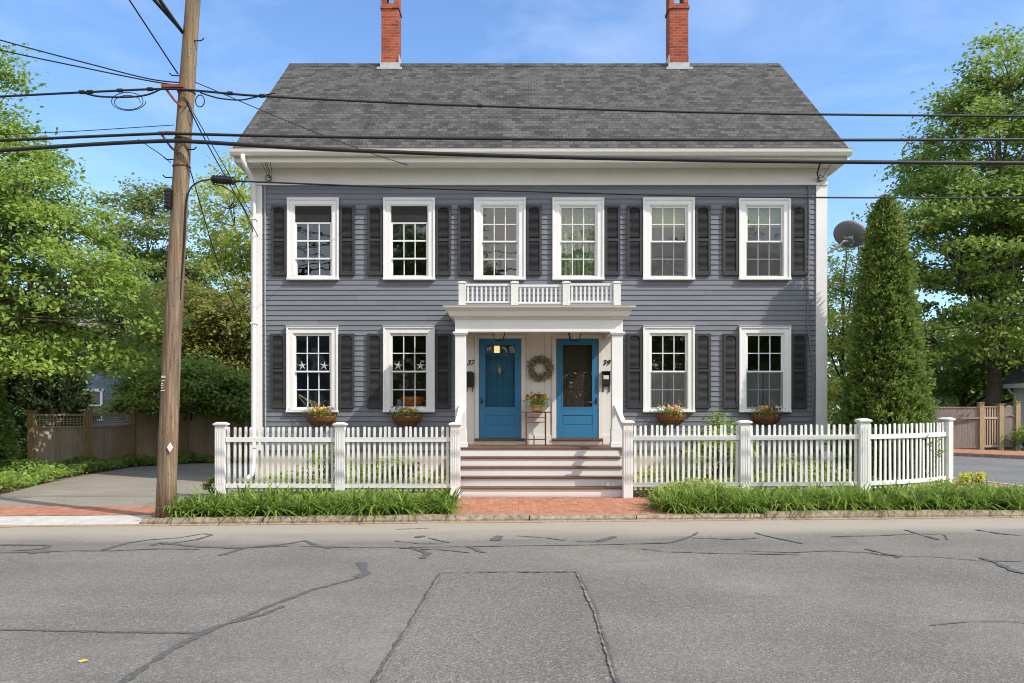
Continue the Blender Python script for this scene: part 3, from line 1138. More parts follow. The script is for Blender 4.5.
mb = MB()
mb.box(HX0 + .03, HX1 - .03, 0.03, HD - .03, -0.3, SID0 - 0.001)
mb.build('foundation', M['foundation'], house)

# white boards
for xa in (HX0, HX1 - .205):
    mb = MB()
    mb.box(xa, xa + .205, -0.045, 0.012, 0.72, SID1 + .01)
    sxa = xa - .03 if xa < 0 else xa + .205
    mb.box(sxa, sxa + .03, -0.045, 0.16, 0.72, SID1 + .01)
    mb.build('corner_board', M['white'], house, bevel=0.004)
mb = MB()
mb.box(HX0 - .03, HX1 + .03, -0.050, 0.012, SID1 + .008, 6.70)
mb.box(HX0 - .04, HX1 + .04, -0.075, 0.010, SID1 - .022, SID1 + .03)
mb.build('frieze_board', M['cream'], house, bevel=0.004)
mb = MB()
mb.box(HX0, HX1, -0.035, 0.02, 0.715, 0.798)
mb.build('water_table', M['siding'], house, bevel=0.004)

RX0, RX1 = -5.77, 6.95
EY, EZ = -0.55, 6.93
RY, RZ = HD / 2, 10.54
# cornice: soffit, fascia, crown in one profile, returned along the gables
mb = MB()
mb.profile_x([(-0.47, 6.70), (-0.47, 6.685), (-0.50, 6.685), (-0.50, 6.80), (-0.53, 6.84), (-0.53, 6.90), (0.0, 6.95), (0.0, 6.70)], RX0 + .02, RX1 - .02)
mb.build('cornice', M['cream'], house, bevel=0.004)
for xa, xb in ((RX0 + .02, HX0 - .035), (HX1 + .035, RX1 - .02)):
    mb = MB()
    mb.box(xa, xb, 0.003, HD + .5, 6.69, 6.90)
    mb.build('cornice_return', M['cream'], house, bevel=0.004)
mb = MB()
mb.profile_x([(-0.535, 6.925), (-0.535, 6.80), (-0.60, 6.80), (-0.645, 6.86), (-0.655, 6.905), (-0.665, 6.925), (-0.65, 6.925), (-0.63, 6.875), (-0.595, 6.82), (-0.545, 6.82), (-0.545, 6.925)], RX0 - .01, RX1 + .01)
mb.build('gutter', M['cream'], house)
# roof slabs
mb = MB()
th = 0.07
ny = (RZ - EZ) / (RY - EY)
mb.add([(RX0, EY - .03, EZ - .03 * ny), (RX1, EY - .03, EZ - .03 * ny), (RX1, RY, RZ), (RX0, RY, RZ), (RX0, HD - EY, EZ), (RX1, HD - EY, EZ),
        (RX0, EY - .03, EZ - th - .03 * ny), (RX1, EY - .03, EZ - th - .03 * ny), (RX1, RY, RZ - th), (RX0, RY, RZ - th), (RX0, HD - EY, EZ - th), (RX1, HD - EY, EZ - th)],
       [(0, 1, 2, 3), (3, 2, 5, 4), (7, 6, 9, 8), (8, 9, 10, 11), (0, 6, 7, 1), (4, 5, 11, 10), (0, 3, 9, 6), (3, 4, 10, 9), (1, 7, 8, 2), (2, 8, 11, 5)])
roof = mb.build('roof', M['shingle'], house)
mb = MB()
x = RX0
while x < RX1 - .05:
    e = min(x + .3, RX1)
    j = R(0, 0.006)
    mb.add([(x, RY - .16, RZ - .135 + j), (e, RY - .16, RZ - .135 + j), (e, RY, RZ + .018 + j), (x, RY, RZ + .018 + j), (e, RY + .16, RZ - .135 + j), (x, RY + .16, RZ - .135 + j)], [(0, 1, 2, 3), (3, 2, 4, 5)])
    x = e + .002
mb.build('ridge_cap', M['shingle'], roof)
for xa in (RX0 + .02, RX1 - .06):
    mb = MB()
    for ya, yb, za, zb in ((EY, RY, EZ, RZ), (HD - EY, RY, EZ, RZ)):
        mb.add([(xa, ya, za - th - .003), (xa + .04, ya, za - th - .003), (xa + .04, yb, zb - th - .003), (xa, yb, zb - th - .003),
                (xa, ya, za - th - .22), (xa + .04, ya, za - th - .22), (xa + .04, yb, zb - th - .22), (xa, yb, zb - th - .22)],
               [(0, 1, 2, 3), (7, 6, 5, 4), (0, 3, 7, 4), (1, 5, 6, 2), (0, 4, 5, 1), (3, 2, 6, 7)])
    mb.build('rake_board', M['white'], house)
# gable closing walls
for xs in (HX0 + .03, HX1 - .05):
    mb = MB()
    vs = [(xs, 0.0, 6.6), (xs, HD, 6.6), (xs, HD + .3, 7.1), (xs, RY, RZ - .1), (xs, -.3, 7.1)]
    mb.add(vs + [(x_ + .02, y_, z_) for x_, y_, z_ in vs], [(0, 1, 2, 3, 4), (9, 8, 7, 6, 5)] + [(i, i + 5, (i + 1) % 5 + 5, (i + 1) % 5) for i in range(5)])
    mb.build('gable_wall', M['siding'], house)

# chimneys
for (xa, xb) in ((-3.35, -2.91), (4.04, 4.52)):
    ya, yb = RY - .22, RY + .24
    mb = MB()
    mb.box(xa, xb, ya, yb, 10.1, 12.0)
    ch = mb.build('chimney', M['chimney'], house)
    mb = MB()
    mb.box(xa - .025, xb + .025, ya - .025, yb + .025, 11.86, 11.93)
    mb.box(xa, xa + .12, ya, yb, 12.002, 12.4)
    mb.box(xb - .12, xb, ya, yb, 12.002, 12.4)
    n = 8
    cxm = (xa + xb) / 2
    w = (xb - xa) / 2 - .12
    arch = [(cxm + w * math.cos(a), 12.28 + w * math.sin(a)) for a in [math.pi * i / n for i in range(n + 1)]]
    mb.prism([(xa + .122, 12.55), (xa + .122, 12.28)] + arch[::-1][1:-1] + [(xb - .122, 12.28), (xb - .122, 12.55)], ya, yb)
    mb.box(xa - .03, xb + .03, ya - .03, yb + .03, 12.552, 12.62)
    mb.build('chimney_cap', M['chimney'], ch)
    mb = MB()
    zf = RZ + (ya - RY) * ny
    mb.box(xa - .03, xb + .03, ya - .018, ya - .004, zf - .06, zf + .13)
    mb.box(xa - .10, xb + .10, ya - .10, ya - .02, zf - .075, zf - .045 + .03)
    mb.box(xa - .02, xa - .004, ya - .01, yb, zf - .05, RZ + .14)
    mb.box(xb + .004, xb + .02, ya - .01, yb, zf - .05, RZ + .14)
    mb.build('flashing', M['lead'], ch)


def grid_sash(mb, x0, x1, z0, z1, y0, y1, cols, rows, stile=0.030, rail=0.034, mun=0.019, thick_rows=False):
    mb.box(x0, x0 + stile, y0, y1, z0, z1)
    mb.box(x1 - stile, x1, y0, y1, z0, z1)
    mb.box(x0 + stile, x1 - stile, y0, y1, z0, z0 + rail)
    mb.box(x0 + stile, x1 - stile, y0, y1, z1 - rail, z1)
    gx0, gx1, gz0, gz1 = x0 + stile, x1 - stile, z0 + rail, z1 - rail
    ym0, ym1 = y0 + .006, y1 - .003
    for c in range(1, cols):
        xm = gx0 + (gx1 - gx0) * c / cols
        mb.box(xm - mun / 2, xm + mun / 2, ym0, ym1, gz0, gz1)
    for r in range(1, rows):
        zm = gz0 + (gz1 - gz0) * r / rows
        h = mun * (1.7 if thick_rows else 1)
        mb.box(gx0, gx1, ym0 + .0015, ym1 - .0015, zm - h / 2, zm + h / 2)
    return gx0, gx1, gz0, gz1


def pane(mbx, x0, x1, z0, z1, y, parent, mat='glass'):
    mb = MB()
    mb.add([(x0, y, z0), (x1, y, z0), (x1, y, z1), (x0, y, z1)], [(0, 1, 2, 3)])
    return mb.build('pane', M[mat], parent)


def drape(x0, x1, z0, z1, y, mat, parent, amp=0.02, waves=7, name='curtain'):
    n = 40
    vs = []
    for i in range(n + 1):
        x = x0 + (x1 - x0) * i / n
        yy = y + amp * math.sin(i / n * waves * 2 * math.pi) + amp * .4 * math.sin(i * 1.7)
        vs += [(x, yy, z0), (x, yy, z1)]
    mb = MB()
    mb.add(vs, [(2 * i, 2 * i + 2, 2 * i + 3, 2 * i + 1) for i in range(n)])
    return mb.build(name, mat, parent, smooth=True)


def make_window(cx, z0, z1, kind):
    """casing with stepped backband, sill, two sashes, panes and what hangs behind them"""
    x0, x1 = cx - WIN_W / 2, cx + WIN_W / 2
    cw, sill = 0.135, 0.075
    mb = MB()
    for s in (0, 1):
        a = x0 if s == 0 else x1 - cw
        mb.box(a, a + cw, -0.060, 0.012, z0 + .0405, z1 - cw)
    mb.box(x0, x1, -0.0605, 0.012, z1 - cw + .0005, z1)
    # backband
    mb.box(x0 - .006, x0 + .034, -0.082, -0.061, z0 + .0405, z1 + .006)
    mb.box(x1 - .034, x1 + .006, -0.082, -0.061, z0 + .0405, z1 + .006)
    mb.box(x0 + .0345, x1 - .0345, -0.0815, -0.061, z1 - .034, z1 + .006)
    mb.box(x0 - .012, x1 + .012, -0.095, 0.012, z1 + .0065, z1 + .020)
    # inner frame
    fx0, fx1, fz0, fz1 = x0 + cw, x1 - cw, z0 + sill, z1 - cw
    fw = 0.022
    mb.box(fx0 + .0005, fx0 + fw, -0.040, 0.085, fz0, fz1)
    mb.box(fx1 - fw, fx1 - .0005, -0.040, 0.085, fz0, fz1)
    mb.box(fx0 + fw, fx1 - fw, -0.040, 0.085, fz1 - fw, fz1 - .0005)
    w = mb.build('window', M['white'], house, bevel=0.003)
    mb = MB()
    mb.box(x0 - .01, x1 + .01, -0.105, 0.085, z0, z0 + .040)
    mb.box(fx0 + .0005, fx1 - .0005, -0.070, 0.085, z0 + .0405, fz0 - .0005)
    mb.build('sill', M['white'], w, bevel=0.004)
    sx0, sx1, sz0, sz1 = fx0 + fw, fx1 - fw, fz0, fz1 - fw
    zm = (sz0 + sz1) / 2
    yu, yl = -0.022, 0.016
    if kind == 'drop':
        top = sz1 - (sz1 - sz0) * 0.225
        zr = sz0 + (top - sz0) * 0.335
        mb = MB()
        g = grid_sash(mb, sx0, sx1, zr - .02, top, yu, yu + .034, 3, 2, thick_rows=True)
        s = mb.build('sash', M['white'], w, bevel=0.002)
        pane(mb, *g, yu + .02, s)
        mb = MB()
        g = grid_sash(mb, sx0, sx1, sz0, zr + .02, yl, yl + .034, 3, 1)
        s = mb.build('sash', M['white'], w, bevel=0.002)
        pane(mb, *g, yl + .02, s)
    else:
        mb = MB()
        g = grid_sash(mb, sx0, sx1, zm - .018, sz1, yu, yu + .034, 3, 2)
        s = mb.build('sash', M['white'], w, bevel=0.002)
        pane(mb, *g, yu + .02, s)
        mb = MB()
        g = grid_sash(mb, sx0, sx1, sz0, zm + .018, yl, yl + .034, 3, 2)
        s = mb.build('sash', M['white'], w, bevel=0.002)
        pane(mb, *g, yl + .02, s)
    if kind in ('green_reflect', 'screen', 'screen_blue'):
        mb = MB()
        mb.add([(sx0 + .002, -.028, sz0), (sx1 - .002, -.028, sz0), (sx1 - .002, -.028, zm - .02), (sx0 + .002, -.028, zm - .02)], [(0, 1, 2, 3)])
        mb.build('screen', M['screen'], w)
    if kind == 'drop':
        mb = MB()
        mb.add([(sx0 + .002, -.030, top + .002), (sx1 - .002, -.030, top + .002), (sx1 - .002, -.030, sz1 - .002), (sx0 + .002, -.030, sz1 - .002)], [(0, 1, 2, 3)])
        mb.build('screen', M['dark_screen'], w)
    if kind == 'green_reflect':  # green sheet put behind the top panes to imitate a green reflection
        mb = MB()
        mb.box(sx0 - .02, sx1 + .02, 0.112, 0.116, sz1 - .40, sz1 + .02)
        mb.box(sx0 - .02, sx1 + .02, 0.106, 0.122, sz1 - .42, sz1 - .401)
        mb.build('reflection_sheet', M['green_reflect'], w)
    if kind == 'screen':
        drape(sx0 - .05, cx - .03, sz0, zm, 0.16, M['curtain'], w)
        drape(cx + .06, sx1 + .05, sz0, zm, 0.16, M['curtain'], w)
    if kind == 'screen_blue':
        drape(sx0 - .05, cx + .01, sz0, zm, 0.16, M['blue_curtain'], w)
        drape(cx + .05, sx1 + .05, sz0, zm, 0.16, M['blue_curtain'], w)
    if kind == 'green':
        drape(sx0 - .05, sx1 + .05, sz0, sz1, 0.16, M['green_curtain'], w, 0.025, 9)
    return w, sx0, sx1, sz0, sz1, zm


WINS = []
for cx, k in UPPER:
    make_window(cx, UZ0, UZ1, k)
for cx, k in LOWER:
    WINS.append(make_window(cx, LZ0, LZ1, k))


def make_shutter(x0, x1, z0, z1):
    mb = MB()
    st = 0.052
    zm = z0 + (z1 - z0) * 0.505
    ya, yb = -0.070, -0.028
    mb.box(x0, x0 + st, ya, yb, z0, z1)
    mb.box(x1 - st, x1, ya, yb, z0, z1)
    mb.box(x0 + st, x1 - st, ya + .001, yb, z0, z0 + .085)
    mb.box(x0 + st, x1 - st, ya + .001, yb, zm - .03, zm + .03)
    cx, w = (x0 + x1) / 2, (x1 - x0) / 2 - st
    n = 8
    arch = [(cx + w * math.cos(math.pi * i / n), z1 - .095 + .05 * math.sin(math.pi * i / n)) for i in range(n + 1)]
    mb.prism([(x0 + st, z1 - .001)] + arch[::-1] + [(x1 - st, z1 - .001)], ya + .001, yb)
    s = mb.build('shutter', M['shutter'], house, bevel=0.003)
    mb = MB()
    z = z0 + .09
    while z < z1 - .055:
        if abs(z - zm) > .04:
            zz = min(z + .030, z1 - .05)
            mb.add([(x0 + st + .001, -.060, z), (x1 - st - .001, -.060, z), (x1 - st - .001, -.036, zz), (x0 + st + .001, -.036, zz),
                    (x0 + st + .001, -.055, z - .004), (x1 - st - .001, -.055, z - .004), (x1 - st - .001, -.031, zz - .004), (x0 + st + .001, -.031, zz - .004)],
                   [(0, 1, 2, 3), (7, 6, 5, 4), (0, 4, 5, 1), (3, 2, 6, 7)])
        z += .024
    mb.box(x0 + st, x1 - st, -.030, -.027, z0 + .085, z1 - .05)
    mb.build('louvre', M['shutter'], s)
    return s


SW = 0.325
for i, (cx, k) in enumerate(UPPER):
    for s in (-1, 1):
        if i == 3 and s == -1:
            continue
        a = cx + s * (WIN_W / 2 + .02)
        make_shutter(min(a, a + s * SW), max(a, a + s * SW), 4.435, 5.915)
for i, (cx, k) in enumerate(LOWER):
    for s in (-1, 1):
        a = cx + s * (WIN_W / 2 + .02)
        make_shutter(min(a, a + s * SW), max(a, a + s * SW), 1.62, 3.20)

# downspouts, conduits
for sx, xd in ((-1, HX0 + .055), (1, HX1 - .0)):
    mb = MB()
    if sx < 0:
        pts = [(xd - .06, -.60, 6.81), (xd - .06, -.59, 6.68), (xd - .02, -.30, 6.50), (xd, -.115, 6.30), (xd, -.11, 5.0), (xd, -.11, 3.0), (xd, -.11, 0.45), (xd - .02, -.16, 0.22), (xd - .12, -.36, 0.10)]
        mb.tube(pts, [.048] * len(pts), 8)
        d = mb.build('downspout', M['white'], house, smooth=True)
        mb = MB()
        for zz in (5.6, 3.4, 0.78):
            MB().box(xd - .06, xd + .06, -.165, -.047, zz, zz + .03).build('strap', M['white'], d)
mb = MB()
xc = -5.24
mb.tube([(xc, -.045, 6.33), (xc, -.045, 4.0), (xc + .01, -.05, 2.0), (xc + .015, -.045, 0.5)], 0.012, 6)
mb.build('conduit', M['lead'], house)
mb = MB()
mb.tube([(6.30, -.045, 6.34), (6.31, -.045, 5.5), (6.28, -.05, 4.3), (6.27, -.045, 3.4), (6.40, -.05, 2.4), (6.36, -.05, 1.4), (6.32, -.045, 0.6)], 0.018, 6)
mb.build('conduit', M['siding'], house)

# ------------------------------------------------------------------ porch (parts of the house)
FLZ = 0.845
PY = -1.30
porch = MB().box(PX0 - .02, PX1 + .02, PY, 0.03, FLZ - .035, FLZ).build('porch', M['brown_edge'], house, bevel=0.006)
mb = MB()
mb.box(PX0 + .06, PX1 - .06, PY + .05, 0.0, 0.0, FLZ - .04)
mb.build('porch_base', M['porch_white'], porch)
# back wall of boards with two door openings
D1, D2 = (-0.70, 0.195), (0.945, 1.835)
DZ0, DZ1 = 0.985, 3.09
mb = MB()
for a, b in ((PX0 + .03, D1[0] - .10), (D1[1] + .10, 0.40), (0.403, 0.69), (0.693, D2[0] - .10), (D2[1] + .10, PX1 - .03)):
    mb.box(a, b, -0.018, 0.03, FLZ, 3.33)
for d in (D1, D2):
    mb.box(d[0] - .0995, d[1] + .0995, -0.016, 0.03, DZ1 + .085, 3.33)
    mb.box(d[0] - .0995, d[1] + .0995, -0.016, 0.25, FLZ, DZ0 - .05)
mb.build('back_wall', M['porch_white'], porch, bevel=0.002)
mb = MB()
for a, b in ((PX0 + .03, D1[0] - .10), (D1[1] + .10, D2[0] - .10), (D2[1] + .10, PX1 - .03)):
    mb.box(a, b, -0.036, -0.019, FLZ + .001, FLZ + .20)
mb.build('baseboard', M['porch_white'], porch, bevel=0.003)
for (d0, d1) in (D1, D2):
    mb = MB()
    mb.box(d0 - .095, d0 - .005, -0.045, 0.10, DZ0 - .045, DZ1 + .005)
    mb.box(d1 + .005, d1 + .095, -0.045, 0.10, DZ0 - .045, DZ1 + .005)
    mb.box(d0 - .095, d1 + .095, -0.046, 0.10, DZ1 + .006, DZ1 + .090)
    df = mb.build('door_frame', M['porch_white'], house, bevel=0.003)
    mb = MB()
    mb.box(d0 - .09, d1 + .09, -0.075, 0.12, DZ0 - .045, DZ0 - .006)
    mb.build('threshold', M['brown_edge'], df, bevel=0.004)
# storm doors
for k, (d0, d1) in enumerate((D1, D2)):
    st = 0.125
    g0, g1 = 1.635, 2.965
    mb = MB()
    ya, yb = -0.030, 0.008
    mb.box(d0, d0 + st, ya, yb, DZ0, DZ1)
    mb.box(d1 - st, d1, ya, yb, DZ0, DZ1)
    mb.box(d0 + st, d1 - st, ya, yb - .001, g1, DZ1)
    mb.box(d0 + st, d1 - st, ya, yb - .001, DZ0, 1.255)
    mb.box(d0 + st, d1 - st, ya + .012, yb - .001, 1.255, 1.47)
    mb.box(d0 + st, d1 - st, ya, yb - .001, 1.47, g0)
    # raised middle panel and glazing beads
    mb.box(d0 + st + .02, d1 - st - .02, ya + .004, ya + .013, 1.28, 1.445)
    mb.box(d0 + st - .012, d0 + st + .010, ya - .007, ya + .001, g0 - .01, g1 + .01)
    mb.box(d1 - st - .010, d1 - st + .012, ya - .007, ya + .001, g0 - .01, g1 + .01)
    mb.box(d0 + st + .010, d1 - st - .010, ya - .007, ya + .001, g1 - .01, g1 + .012)
    mb.box(d0 + st + .010, d1 - st - .010, ya - .007, ya + .001, g0 - .012, g0 + .01)
    sd = mb.build('storm_door', M['blue'], house, bevel=0.003)
    pane(None, d0 + st, d1 - st, g0, g1, -0.008, sd, 'door_glass' if k == 0 else 'glass')
    mb = MB()
    hx = d0 + .05 if k == 0 else d1 - .05
    mb.box(hx - .014, hx + .014, ya - .008, ya, 1.70, 1.84)
    mb.tube([(hx, ya - .006, 1.77), (hx, ya - .05, 1.77), (hx + (.06 if k == 0 else -.06), ya - .055, 1.76)], .010, 6)
    mb.build('handle', M['black'], sd)
    mb = MB()
    for zz in (1.15, 1.75, 2.75):
        hx = d1 + .001 if k == 0 else d0 - .001
        mb.tube([(hx, ya - .004, zz), (hx, ya - .004, zz + .10)], .009, 6)
    mb.build('hinge', M['black'], sd)
# main doors behind
d0, d1 = D1
mb = MB()
ya, yb = 0.070, 0.115
ew = 0.11
tz0, tz1 = 2.80, 2.955
mb.box(d0, d0 + ew + .02, ya, yb, DZ0, DZ1)
mb.box(d1 - ew - .02, d1, ya, yb, DZ0, DZ1)
xm = (d0 + d1) / 2
mb.box(xm - .05, xm + .05, ya, yb, DZ0, tz0 - .10)
for za, zb in ((tz1, DZ1), (tz0 - .10, tz0), (1.92, 2.08), (1.0, 1.25)):
    mb.box(d0 + ew + .02, d1 - ew - .02, ya + .001, yb - .001, za, zb)
for xa, xb in ((d0 + ew + .02, xm - .05), (xm + .05, d1 - ew - .02)):
    mb.box(xa, xb, ya + .016, yb - .01, 1.25, 2.70)
    for za, zb in ((1.29, 1.88), (2.12, 2.66)):
        mb.box(xa + .035, xb - .035, ya + .006, ya + .017, za, zb)
for i in range(1, 4):
    xx = d0 + ew + .02 + (d1 - d0 - 2 * ew - .04) * i / 4
    mb.box(xx - .012, xx + .012, ya + .002, yb - .002, tz0, tz1)
door = mb.build('door', M['blue_deep'], house, bevel=0.003)
pane(None, d0 + ew, d1 - ew, tz0, tz1, 0.10, door)
mb = MB()
kx, kz = -0.265, 2.43
mb.prism([(kx + .035 * math.cos(a) * (1.0 if i % 2 == 0 else .75), kz + .055 * math.sin(a)) for i, a in enumerate([2 * math.pi * j / 14 for j in range(14)])], ya - .014, ya - .001)
mb.tube([(kx, ya - .02, kz + .075), (kx, ya - .02, kz + .095)], .012, 6)
mb.tube([(kx - .025, ya - .02, kz), (kx - .02, ya - .03, kz - .06), (kx, ya - .03, kz - .08), (kx + .02, ya - .03, kz - .06), (kx + .025, ya - .02, kz)], .008, 6)
mb.build('knocker', M['brass'], door)
# hall lamp seen through the lights over the door
lamp = thing('hall_lamp', 'glowing amber lamp behind the small panes atop the door numbered 37', 'lamp', (-0.315, 0.2, 2.78))
mb = MB()
mb.box(-.385, -.245, 0.160, 0.26, 2.74, 2.955)
mb.build('lamp_shade', M['glow'], lamp)
mb = MB()
for xx in (-.392, -.246):
    for yy in (.153, .259):
        mb.box(xx, xx + .008, yy, yy + .008, 2.73, 2.965)
mb.box(-.395, -.235, .15, .27, 2.966, 2.985)
mb.box(-.395, -.235, .15, .27, 2.715, 2.731)
mb.tube([(-.315, .21, 2.98), (-.315, .21, 3.69)], .006, 6)
mb.build('lamp_cage', M['black'], lamp)
d0, d1 = D2
mb = MB()
mb.box(d0, d1, 0.075, 0.12, DZ0, DZ1)
mb.box(d0 + .22, d1 - .10, 0.062, 0.0745, 2.03, 2.40)
mb.box(d0 + .22, d1 - .10, 0.062, 0.0745, 1.25, 1.95)
mb.build('door', M['dark_wood'], house, bevel=0.004)

# columns
for (xa, xb) in ((PX0, PX0 + .21), (PX1 - .21, PX1)):
    mb = MB()
    ya, yb = PY + .02, PY + .23
    mb.box(xa, xb, ya, yb, FLZ + .36, 3.045)
    mb.box(xa - .012, xb + .012, ya - .012, yb + .012, FLZ + .001, FLZ + .355)
    mb.box(xa - .024, xb + .024, ya - .024, yb + .024, FLZ + .0015, FLZ + .10)
    mb.box(xa - .02, xb + .02, ya - .02, yb + .02, 3.046, 3.075)
    mb.box(xa - .042, xb + .042, ya - .042, yb + .042, 3.076, 3.112)
    mb.build('column', M['white'], porch, bevel=0.004)
# entablature: beam on three sides, cornice, ceiling
mb = MB()
mb.box(PX0 - .002, PX1 + .002, PY + .015, PY + .225, 3.114, 3.36)
mb.box(PX0, PX0 + .2, PY + .2255, 0.012, 3.114, 3.36)
mb.box(PX1 - .2, PX1, PY + .2255, 0.012, 3.114, 3.36)
mb.build('entablature', M['white'], porch, bevel=0.004)
mb = MB()
mb.box(PX0 + .2, PX1 - .2, PY + .226, 0.0, 3.30, 3.33)
mb.build('porch_ceiling', M['porch_white'], porch)


def skirt(mb, x0, x1, yf, yb, prof):
    """cornice: a profile of (outset, z) swept round left side, front and right side"""
    rows = []
    for o, z in prof:
        rows.append([(x0 - o, yb, z), (x0 - o, yf - o, z), (x1 + o, yf - o, z), (x1 + o, yb, z)])
    n = len(rows)
    vs = [p for r in rows for p in r]
    fs = []
    for i in range(n - 1):
        for k in range(3):
            fs.append((i * 4 + k, (i + 1) * 4 + k, (i + 1) * 4 + k + 1, i * 4 + k + 1))
    fs.append((0, 1, 2, 3))
    fs.append(((n - 1) * 4 + 3, (n - 1) * 4 + 2, (n - 1) * 4 + 1, (n - 1) * 4))
    mb.add(vs, fs)


mb = MB()
skirt(mb, PX0, PX1, PY + .015, 0.0, [(0.0, 3.362), (0.02, 3.362), (0.03, 3.39), (0.10, 3.41), (0.11, 3.43), (0.13, 3.50), (0.19, 3.55), (0.215, 3.565), (0.215, 3.592)])
mb.build('cornice', M['cream'], porch, bevel=0.003)
mb = MB()
mb.add([(PX0 - .225, PY - .21, 3.594), (PX1 + .225, PY - .21, 3.594), (PX1 + .225, -.012, 3.69), (PX0 - .225, -.012, 3.69),
        (PX0 - .225, PY - .21, 3.606), (PX1 + .225, PY - .21, 3.606), (PX1 + .225, -.012, 3.705), (PX0 - .225, -.012, 3.705)],
       [(3, 2, 1, 0), (4, 5, 6, 7), (0, 1, 5, 4), (1, 2, 6, 5), (2, 3, 7, 6), (3, 0, 4, 7)])
mb.build('porch_roof', M['lead'], porch)
# balustrade on top
BY = -0.98
bal = MB().box(-1.02, 2.08, BY - .03, BY + .03, 3.655, 3.68).build('balustrade', M['worn_white'], house)
PXS = [(-1.065, -0.925), (-0.02, 0.125), (1.01, 1.155), (2.02, 2.165)]
for a, b in PXS:
    mb = MB()
    mb.box(a, b, BY - .07, BY + .07, 3.66, 4.10)
    mb.box(a - .012, b + .012, BY - .082, BY + .082, 4.101, 4.135)
    mb.box(a + .02, b - .02, BY - .05, BY + .05, 4.1355, 4.15)
    mb.build('post', M['worn_white'], bal, bevel=0.004)
for i in range(3):
    a, b = PXS[i][1] + .002, PXS[i + 1][0] - .002
    sag = (0.0, -.018, .006)[i]
    for za, zb in ((4.055, 4.10), (3.715, 3.755)):
        mb = MB()
        mb.box(a, b, BY - .035, BY + .035, za + sag, zb + sag)
        mb.build('rail', M['worn_white'], bal, bevel=0.003)
    n = 10
    for k in range(n):
        xx = a + (b - a) * (k + .5) / n
        MB().box(xx - .019, xx + .019, BY - .019, BY + .019, 3.7555 + sag, 4.0545 + sag).build('baluster', M['worn_white'], bal, bevel=0.002)
# stairs
stairs = None
RISE, RUN = FLZ / 5, 0.262
SX0, SX1 = -1.03, 2.085
mb = MB()
for i in range(5):
    yf = PY - RUN * (4 - i) + .02
    mb.box(SX0, SX1, yf, yf + .02, RISE * i + (.001 if i else 0), RISE * (i + 1) - .0265)
for xa in (SX0 - .025, SX1 + .0005):
    P = [(PY - RUN * 4 + .03, 0.0)]
    for i in range(4):
        P += [(PY - RUN * (4 - i) + .03, RISE * (i + 1) - .036), (PY - RUN * (3 - i) + .03, RISE * (i + 1) - .036)]
    P += [(PY + .04, 0.0)]
    mb.profile_x(P[::-1], xa, xa + .0245)
stairs = mb.build('stairs', M['white'], house, bevel=0.002)
for i in range(4):
    yf = PY - RUN * (4 - i) - .012
    MB().box(SX0 - .012, SX1 + .012, yf, yf + RUN + .028, RISE * (i + 1) - .026, RISE * (i + 1)).build('tread', M['brown_edge'], stairs, bevel=0.006)
# handrails from the columns down to the gate posts
for (xa, xb) in ((-0.985, -1.005), (2.045, 2.055)):
    mb = MB()
    a, b = Vector((xa, PY + .02, 1.685)), Vector((xb, -2.40, 1.30))
    d = (b - a)
    w, h = 0.045, 0.13
    vs = []
    for p in (a, b):
        vs += [p + Vector((-w, 0, -h)), p + Vector((w, 0, -h)), p + Vector((w, 0, 0)), p + Vector((-w, 0, 0))]
    mb.add(vs, [(0, 1, 2, 3), (7, 6, 5, 4), (0, 4, 5, 1), (1, 5, 6, 2), (2, 6, 7, 3), (3, 7, 4, 0)])
    mb.build('handrail', M['white'], house, bevel=0.004)

# house numbers
for txt, x in (('37', -0.915), ('39', 1.965)):
    cu = bpy.data.curves.new('house_number', 'FONT')
    cu.body = txt
    cu.size = 0.165
    cu.shear = 0.32
    cu.extrude = 0.006
    cu.offset = 0.002
    cu.align_x = 'CENTER'
    tmp = bpy.data.objects.new('lettering', cu)
    COL.objects.link(tmp)
    me = bpy.data.meshes.new_from_object(tmp.evaluated_get(bpy.context.evaluated_depsgraph_get()))
    bpy.data.objects.remove(tmp)
    me.name = 'house_number'
    me.materials.clear()
    me.materials.append(M['black'])
    o = bpy.data.objects.new('house_number', me)
    COL.objects.link(o)
    o.location = (x + .03, -0.026, 2.53)
    o.rotation_euler = (math.radians(90), 0, 0)
    o.parent = house
    o.matrix_parent_inverse = Matrix.Translation(-house.location)

# ------------------------------------------------------------------ things on the porch
# letter boxes
mbx = thing('mailbox', 'black arched wall mailbox on the porch below the number 37', 'mailbox', (-0.895, -0.02, 2.0), 'mailboxes beside the doors')
mb = MB()
n = 8
xc, zc = -0.895, 2.345
arch = [(xc + .085 * math.cos(math.pi * i / n), zc + .04 * math.sin(math.pi * i / n)) for i in range(n + 1)]
mb.prism([(xc - .085, 2.07), (xc + .085, 2.07)] + arch, -.115, -.019)
mb.build('box', M['black'], mbx, bevel=0.004)
mb = MB()
mb.prism([(xc - .092, zc - .05), (xc + .092, zc - .05)] + [(xc + .092 * math.cos(math.pi * i / n), zc + .005 + .045 * math.sin(math.pi * i / n)) for i in range(n + 1)], -.128, -.1155)
mb.build('lid', M['black'], mbx, bevel=0.003)
for s in (-1, 1):
    MB().tube([(xc + s * .055, -.06, 2.07), (xc + s * .055, -.06, 1.99), (xc + s * .055, -.085, 1.965), (xc + s * .055, -.11, 1.985)], .008, 6).build('newspaper_hook', M['black'], mbx)
mbx = thing('mailbox', 'black open wall mailbox holding pale pink mail below the number 39', 'mailbox', (1.995, -0.02, 2.0), 'mailboxes beside the doors')
xc = 1.995
mb = MB()
mb.box(xc - .085, xc + .085, -.034, -.019, 2.08, 2.40)
mb.box(xc - .085, xc - .075, -.115, -.034, 2.10, 2.37)
mb.box(xc + .075, xc + .085, -.115, -.034, 2.10, 2.37)
